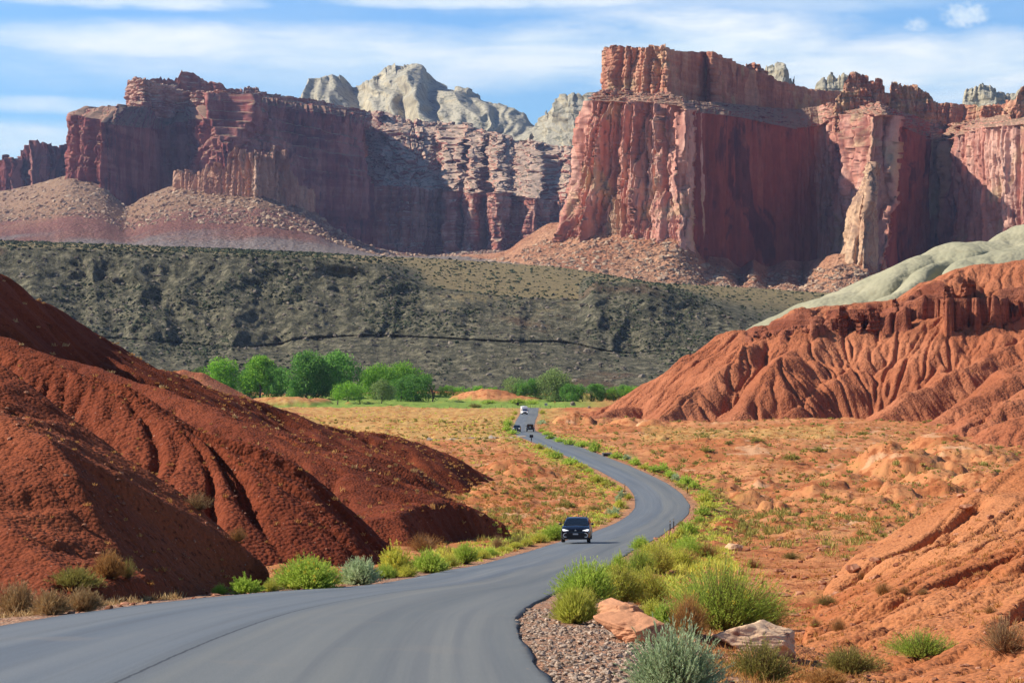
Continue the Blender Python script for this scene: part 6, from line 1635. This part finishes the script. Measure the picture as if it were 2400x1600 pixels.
    if trims:
        poly_slab('badge', [(-.06, .83), (-.03, .80), (0, .86), (.03, .80), (.06, .83), (.02, .90), (-.02, .90)], f - .03, f, P_CHROME, root)
    poly_slab('number_plate', [(-.17, .56), (.17, .56), (.17, .65), (-.17, .65)], f - .03, f - .008, P_PLATE, root)
    # wiper cowl line
    panel('cowl', [(-hw * .84, f + .98, 1.095), (hw * .84, f + .98, 1.095), (hw * .84, f + 1.07, 1.115), (-hw * .84, f + 1.07, 1.115)], .015, P_TRIM, root)
    return tag(root, label, cat)

def on_road(px, py, du=0.0):
    d = d_of_y(py); x = (px - HX) / FPX * d
    return x, d, float(z0(d)) + 0.035
def heading(d, x):
    k = np.argmin(np.hypot(CQ[:, 0] - x, CQ[:, 1] - d)); k = min(max(k, 6), len(CQ) - 7)
    t = CQ[k + 6] - CQ[k - 6]
    return math.atan2(-t[0], t[1])
x, dd_, z = on_road(1354.5, 1274)
suv((x, dd_ + 2.1, z), heading(dd_, x) * 0.5 - 0.02, P_NAVY, 'dark blue sport utility car with sunlit headlamp driving toward the viewer on the near bend', Hc=1.50, Wc=1.88)
x, dd_, z = on_road(1211, 1012)
x, dd_ = (1211.5 - HX) / FPX * 480, 480.0
suv((x, dd_ + 2.1, float(z0(482)) + .04), -0.06, P_GREYP, 'dark car with round headlamps, left of the pair on the far straight', L=4.5, Wc=1.8, Hc=1.58)

def offroader(loc, rz, label):
    """seen from behind: +y is its nose"""
    root = empty('offroad_car', loc, rz); hw = .90
    S = [sec(y, [(0.02, zl), (w * .9, zl), (w, zl + .1), (w, zt - .08), (w - .06, zt), (0.02, zt)]) for y, zl, zt, w in [(-2.0, .55, 1.12, hw * .92), (-1.95, .45, 1.15, hw * .95), (-.9, .42, 1.16, hw), (.8, .42, 1.16, hw), (1.0, .42, 1.12, hw * .92), (2.0, .50, 1.05, hw * .82), (2.08, .6, .98, hw * .78)]]
    ring_mesh('body', S, P_BLACK, root)
    C_ = [sec(y, [(0.02, 1.12), (w0, 1.12), (w1, zt - .08), (w1 - .08, zt), (0.02, zt)]) for y, w0, w1, zt in [(-1.97, hw * .93, hw * .78, 1.74), (-1.9, hw * .95, hw * .80, 1.80), (.3, hw * .95, hw * .80, 1.82), (.45, hw * .95, hw * .80, 1.79), (.85, hw * .93, hw * .86, 1.2)]]
    ring_mesh('cabin', C_, P_BLACK, root)
    poly_slab('rear_window', [(-hw * .70, 1.22), (hw * .70, 1.22), (hw * .64, 1.68), (-hw * .64, 1.68)], -2.0, -1.93, P_GLASS, root)
    panel('windshield', [(hw * .84, .88, 1.2), (-hw * .84, .88, 1.2), (-hw * .74, .5, 1.74), (hw * .74, .5, 1.74)], .02, P_GLASS, root)
    wheel(0.0, (-2.14, 1.08), .39, .25, root, spare=True)
    for s in (-1, 1):
        q = [(s * hw * .945, -1.7, 1.24), (s * hw * .945, -.75, 1.24), (s * hw * .83, -.75, 1.68), (s * hw * .83, -1.7, 1.68)]
        q2 = [(s * hw * .945, -.62, 1.24), (s * hw * .945, .5, 1.24), (s * hw * .83, .35, 1.68), (s * hw * .83, -.62, 1.68)]
        for Q_ in (q, q2): panel('side_window', Q_ if s > 0 else Q_[::-1], .016, P_GLASS, root)
        poly_slab('tail_light', [(s * hw * .80, .86), (s * hw * .92, .86), (s * hw * .92, 1.08), (s * hw * .80, 1.08)][::s], -2.03, -1.93, P_RED, root)
        for yy in (-1.25, 1.3):
            wheel(s * (hw - .10), yy, .41, .26, root)
            a = np.linspace(0, np.pi, 9)
            poly = [(yy + .55 * math.cos(t), .50 + .46 * math.sin(t)) for t in a]
            V = np.array([(s * (hw - .05), p_[0], p_[1]) for p_ in poly] + [(s * (hw + .06), p_[0], p_[1]) for p_ in poly] + [(s * (hw + .06), p_[0], p_[1] - .07) for p_ in poly])
            F = [[i, i + 1, 10 + i, 9 + i] for i in range(8)] + [[9 + i, 10 + i, 19 + i, 18 + i] for i in range(8)]
            mesh_np('fender', V, np.array(F), P_TRIM, True, parent=root)
        mr = empty('mirror', (s * (hw + .14), .55, 1.30), parent=root)
        ring_mesh('mirror_shell', [[(math.cos(t) * .11 * k, yy_, math.sin(t) * .09 * k) for t in np.linspace(0, 2 * np.pi, 10, endpoint=False)] for yy_, k in [(-.05, .95), (0, 1), (.06, .6)]], P_TRIM, mr)
    poly_slab('bumper', [(-hw * .92, .48), (hw * .92, .48), (hw * .92, .66), (-hw * .92, .66)], -2.16, -1.98, P_TRIM, root)
    poly_slab('number_plate', [(-.72, .72), (-.42, .72), (-.42, .86), (-.72, .86)], -2.02, -1.96, P_PLATE, root)
    return tag(root, label, 'car')
offroader(((1243.0 - HX) / FPX * 482, 484.0, float(z0(484)) + .04), -0.03, 'black offroad car with spare wheel on its tailgate, driving away on the far straight')

def motorhome(loc, rz, label):
    root = empty('motorhome', loc, rz); hw = 1.16
    S = [sec(y, [(0.02, zl), (w, zl), (w, zt - .12), (w - .12, zt), (0.02, zt + .02)]) for y, zl, zt, w in [(-2.6, .55, 2.2, hw * .90), (-2.4, .45, 2.9, hw * .97), (-1.9, .4, 3.0, hw), (4.6, .45, 3.05, hw), (4.75, .6, 2.95, hw * .96)]]
    ring_mesh('house_body', S, P_WHITE, root)
    N = [sec(y, [(0.02, .42), (w, .42), (w + .01, zt - .15), (w - .12, zt), (0.02, zt + .04)]) for y, zt, w in [(-3.75, .95, .80), (-3.65, 1.18, .92), (-3.0, 1.32, .98), (-2.5, 1.38, 1.0)]]
    ring_mesh('hood', N, P_WHITE, root)
    cabn = [sec(y, [(0.02, 1.2), (w0, 1.2), (w1, zt), (0.02, zt + .02)]) for y, w0, w1, zt in [(-3.05, .96, .90, 1.36), (-2.45, 1.0, .86, 2.18), (-2.2, 1.0, .86, 2.22)]]
    ring_mesh('cab', cabn, P_WHITE, root)
    panel('windshield', [(-.90, -3.04, 1.40), (.90, -3.04, 1.40), (.80, -2.50, 2.12), (-.80, -2.50, 2.12)], .03, pmat('blue_glass', (0.008, 0.022, 0.07), .06, spec=.8), root)
    poly_slab('grille', [(-.72, .62), (.72, .62), (.62, 1.02), (-.62, 1.02)], -3.80, -3.6, P_TRIM, root)
    poly_slab('front_bumper', [(-.95, .36), (.95, .36), (.95, .58), (-.95, .58)], -3.86, -3.5, P_TRIM, root)
    poly_slab('roof_unit', [(-.42, 3.02), (.42, 3.02), (.34, 3.30), (-.34, 3.30)], -1.0, .1, P_WHITE, root)
    for s in (-1, 1):
        poly_slab('headlight', [(s * .70, .80), (s * .93, .80), (s * .93, 1.06), (s * .70, 1.04)][::s], -3.79, -3.6, P_LAMP_GLINT, root)
        for yy in (-2.85, 2.6): wheel(s * .93, yy, .40, .28, root)
        mr = empty('mirror', (s * 1.20, -2.75, 1.62), parent=root)
        poly_slab('mirror_shell', [(-.11, -.22), (.11, -.22), (.11, .22), (-.11, .22)], -.08, .06, P_TRIM, mr)
        q = [(s * (hw + .002), -.8, 1.6), (s * (hw + .002), .5, 1.6), (s * (hw + .002), .5, 2.3), (s * (hw + .002), -.8, 2.3)]
        panel('side_window', q if s > 0 else q[::-1], .02, P_GLASS, root)
    return tag(root, label, 'motorhome')
x = (1229.0 - HX) / FPX * 752
motorhome((x, 756, float(z0(756)) + .05), 0.06, 'white motorhome coming down the far straight behind the two dark cars')

# ------------------------------------------------------------------ signs, posts, culverts
M_POST = simple_mat('brown_post', (0.075, 0.045, 0.03), .3, scale=8)
M_SIGNB = simple_mat('sign_back', (0.030, 0.026, 0.030), .2, scale=4)
M_WOOD = simple_mat('grey_wood', (0.22, 0.17, 0.13), .3, scale=4)
M_REFL = pmat('yellow_reflector', (0.75, 0.62, 0.12), .3)
M_WHITEP = pmat('white_board', (0.8, 0.8, 0.76), .5)
M_ORANGEP = pmat('orange_board', (0.80, 0.33, 0.04), .5)
M_CONC = simple_mat('concrete', (0.42, 0.36, 0.30), .2, scale=1)
def bar(w, dp, h, cx=0, cy=0, z=0, taper=1.0):
    V = [(cx + sx * w / 2 * k, cy + sy * dp / 2 * k, z + zz) for zz, k in ((0, 1), (h, taper)) for sx, sy in ((-1, -1), (1, -1), (1, 1), (-1, 1))]
    F = [[3, 2, 1, 0], [4, 5, 6, 7], [0, 1, 5, 4], [1, 2, 6, 5], [2, 3, 7, 6], [3, 0, 4, 7]]
    return np.array(V, float), np.array(F)
def post_at(px, pbase, d=None):
    if d is None: h_ = hit(px, pbase); return h_
    x = (px - HX) / FPX * d; return np.array([x, d, surf_z(x, d)])
def delineator(px, ptop, pbase, label):
    p = post_at(px, pbase); h = (pbase - ptop) / FPX * p[1]
    root = empty('marker_post', p)
    V, F = bar(.085, .05, h, taper=.9); mesh_np('post', V, F, M_POST, False, parent=root)
    V, F = bar(.075, .012, .12, 0, -.033, h * .80); mesh_np('reflector', V, F, M_WHITEP, False, parent=root)
    V, F = bar(.075, .012, .06, 0, -.033, h * .93); mesh_np('reflector', V, F, M_REFL, False, parent=root)
    return tag(root, label, 'marker post', 'marker posts along the bends')
delineator(1464.5, 1132, 1153, 'single dark marker post inside the bend')
delineator(1611, 1140, 1157, 'marker post beside the dark culvert mouth outside the bend')
delineator(1570.5, 1220, 1252, 'taller left marker post of the pair below the bend')
delineator(1579, 1216, 1239, 'right marker post of the pair below the bend')
delineator(1292.5, 1044, 1053, 'small far marker post left of the winding road')
delineator(1356, 1206, 1221, 'left of the two small posts behind the roof of the blue car')
delineator(1367, 1205, 1221, 'right of the two small posts behind the roof of the blue car')
def board_sign(px, ptop, pmid, pbase, wpx, label, mat, d, shape='rect', stripe=None, name='road_sign'):
    p = post_at(px, pbase, d); s = d / FPX
    top = (HY - ptop) * s - p[2]; mid = (HY - pmid) * s - p[2]; w = wpx * s
    root = empty(name, p)
    V, F = bar(.10, .08, mid + (top - mid) * .8, 0, .04); mesh_np('post', V, F, M_WOOD if shape != 'rect' else M_POST, False, parent=root)
    if shape == 'rect': pts = [(-w / 2, mid), (w / 2, mid), (w / 2, top), (-w / 2, top)]
    else: pts = [(-w / 2, mid + (top - mid) * .3), (-w * .3, mid), (w * .3, mid), (w / 2, mid + (top - mid) * .3), (w / 2, top), (-w / 2, top)]
    o = poly_slab('board', pts, -.03, 0.0, mat, root)
    if stripe: poly_slab('stripe', [(-w * .46, mid + (top - mid) * .35), (w * .46, mid + (top - mid) * .35), (w * .46, mid + (top - mid) * .68), (-w * .46, mid + (top - mid) * .68)], -.045, -.032, stripe, root)
    if name == 'road_sign' and wpx > 7:
        V, F = bar(.22, .12, .45, 0, .02, mid - .55); mesh_np('bracket', V, F, M_SIGNB, False, parent=root)
    return tag(root, label, 'sign')
board_sign(1245.5, 1018.5, 1025, 1037, 8.6, 'dark sign board on a post below the two distant cars', M_SIGNB, 424)
board_sign(1214, 943.5, 950, 959, 4.6, 'dark sign left of the motorhome at the far field edge', M_SIGNB, 905, 'oct')
board_sign(1279.5, 944.5, 950.5, 957, 7.0, 'white and black striped board right of the far road end', M_WHITEP, 925, stripe=M_SIGNB, name='barrier_board')
board_sign(1300.5, 939, 944, 952, 3.0, 'small orange sign on a post at the edge of the green field', M_ORANGEP, 935, name='warning_sign')
board_sign(1497.5, 927, 932, 941, 4.0, 'small white sign at the foot of the orange hill by the hedge', M_WHITEP, 900, name='white_sign')
fpm = None
for ip_, px in enumerate(list(np.arange(1040, 1212, 13.5)) + [1243, 1249, 1254, 1266, 1290, 1312, 1326]):
    d = 918 + 6 * math.sin(px)
    p = post_at(px, 0, d)
    if fpm is None:
        V, F = bar(.16, .16, 1.35, taper=.85); fpm = mesh_np('fence_post', V, F, M_WOOD, False); o = fpm
    else:
        o = fpm.copy(); COL.objects.link(o)
    o.location = p; o.scale = (1, 1, 1.0 if px not in (1243,) else 1.5)
    tag(o, f'{ORD[ip_]} thin wooden fence post from the left along the green field edge', 'fence post', 'fence posts at the field edge')
def culvert(px0, px1, ptop, pbot, label):
    px = (px0 + px1) / 2; p = post_at(px, pbot); s = p[1] / FPX; w = (px1 - px0) * s; h = (pbot - ptop) * s * .9
    root = empty('culvert', (p[0] + 1.3, p[1] + .2, p[2] - .3))
    V1, F1 = bar(w, .35, .22, 0, 0, h); V2, F2 = bar(.25, 1.2, h, -w / 2 + .12, .4, 0); V3, F3 = bar(.25, 1.2, h, w / 2 - .12, .4, 0)
    mesh_np('headwall', np.concatenate([V1, V2, V3]), np.concatenate([F1, F2 + 8, F3 + 16]), M_CONC, False, parent=root)
    V1, F1 = bar(w - .5, .1, h, 0, .95, 0); mesh_np('opening_shade', V1, F1, P_TRIM, False, parent=root)  # black slab stands in for the shade inside the mouth
    return tag(root, label, 'culvert')
culvert(1619, 1643, 1155, 1164, 'dark culvert mouth with pale lip outside the bend')
culvert(1395, 1418, 1058, 1069, 'dark culvert mouth at the right verge before the far cars')
M_STUMP = M_WOOD
for i, (px, pb, w, h, lb) in enumerate([(1342, 950, 16, 10, 'brown dead stump at the right end of the green field'), (1381, 957, 9, 5, 'small pale dead log on the orange plain beside the hedge')]):
    p = hit(px, pb); s = p[1] / FPX
    rr_ = []
    for k, (z_, r_) in enumerate([(-.2, 1.0), (.25, .8), (.6, .62), (.85, .7), (1.0, .4)]):
        rr_.append([(math.cos(t) * r_ * w * s / 2 * (1 + .25 * math.sin(3 * t + i + k)), math.sin(t) * r_ * w * s / 2.6, z_ * h * s * (1 + .2 * math.sin(2 * t + k))) for t in np.linspace(0, 2 * np.pi, 14, endpoint=False)])
    o = ring_mesh('stump', rr_, M_WOOD, None); o.location = p; tag(o, lb, 'stump')

# ------------------------------------------------------------------ air
HAZE = 2.6e-5
V, F = bar(15000, 7400, 1070, 0, 3600, -40)
hz = mesh_np('haze', V, F, None, False)
hm = bpy.data.materials.new('haze_air'); hm.use_nodes = True
T = NT(hm.node_tree); T.n.clear()
pv = T.new('ShaderNodeVolumePrincipled')
pv.inputs['Color'].default_value = (0.50, 0.62, 1.0, 1); pv.inputs['Density'].default_value = HAZE; pv.inputs['Anisotropy'].default_value = 0.2
T.l.new(pv.outputs[0], T.new('ShaderNodeOutputMaterial').inputs['Volume'])
hz.data.materials.append(hm)
hz['kind'] = 'stuff'
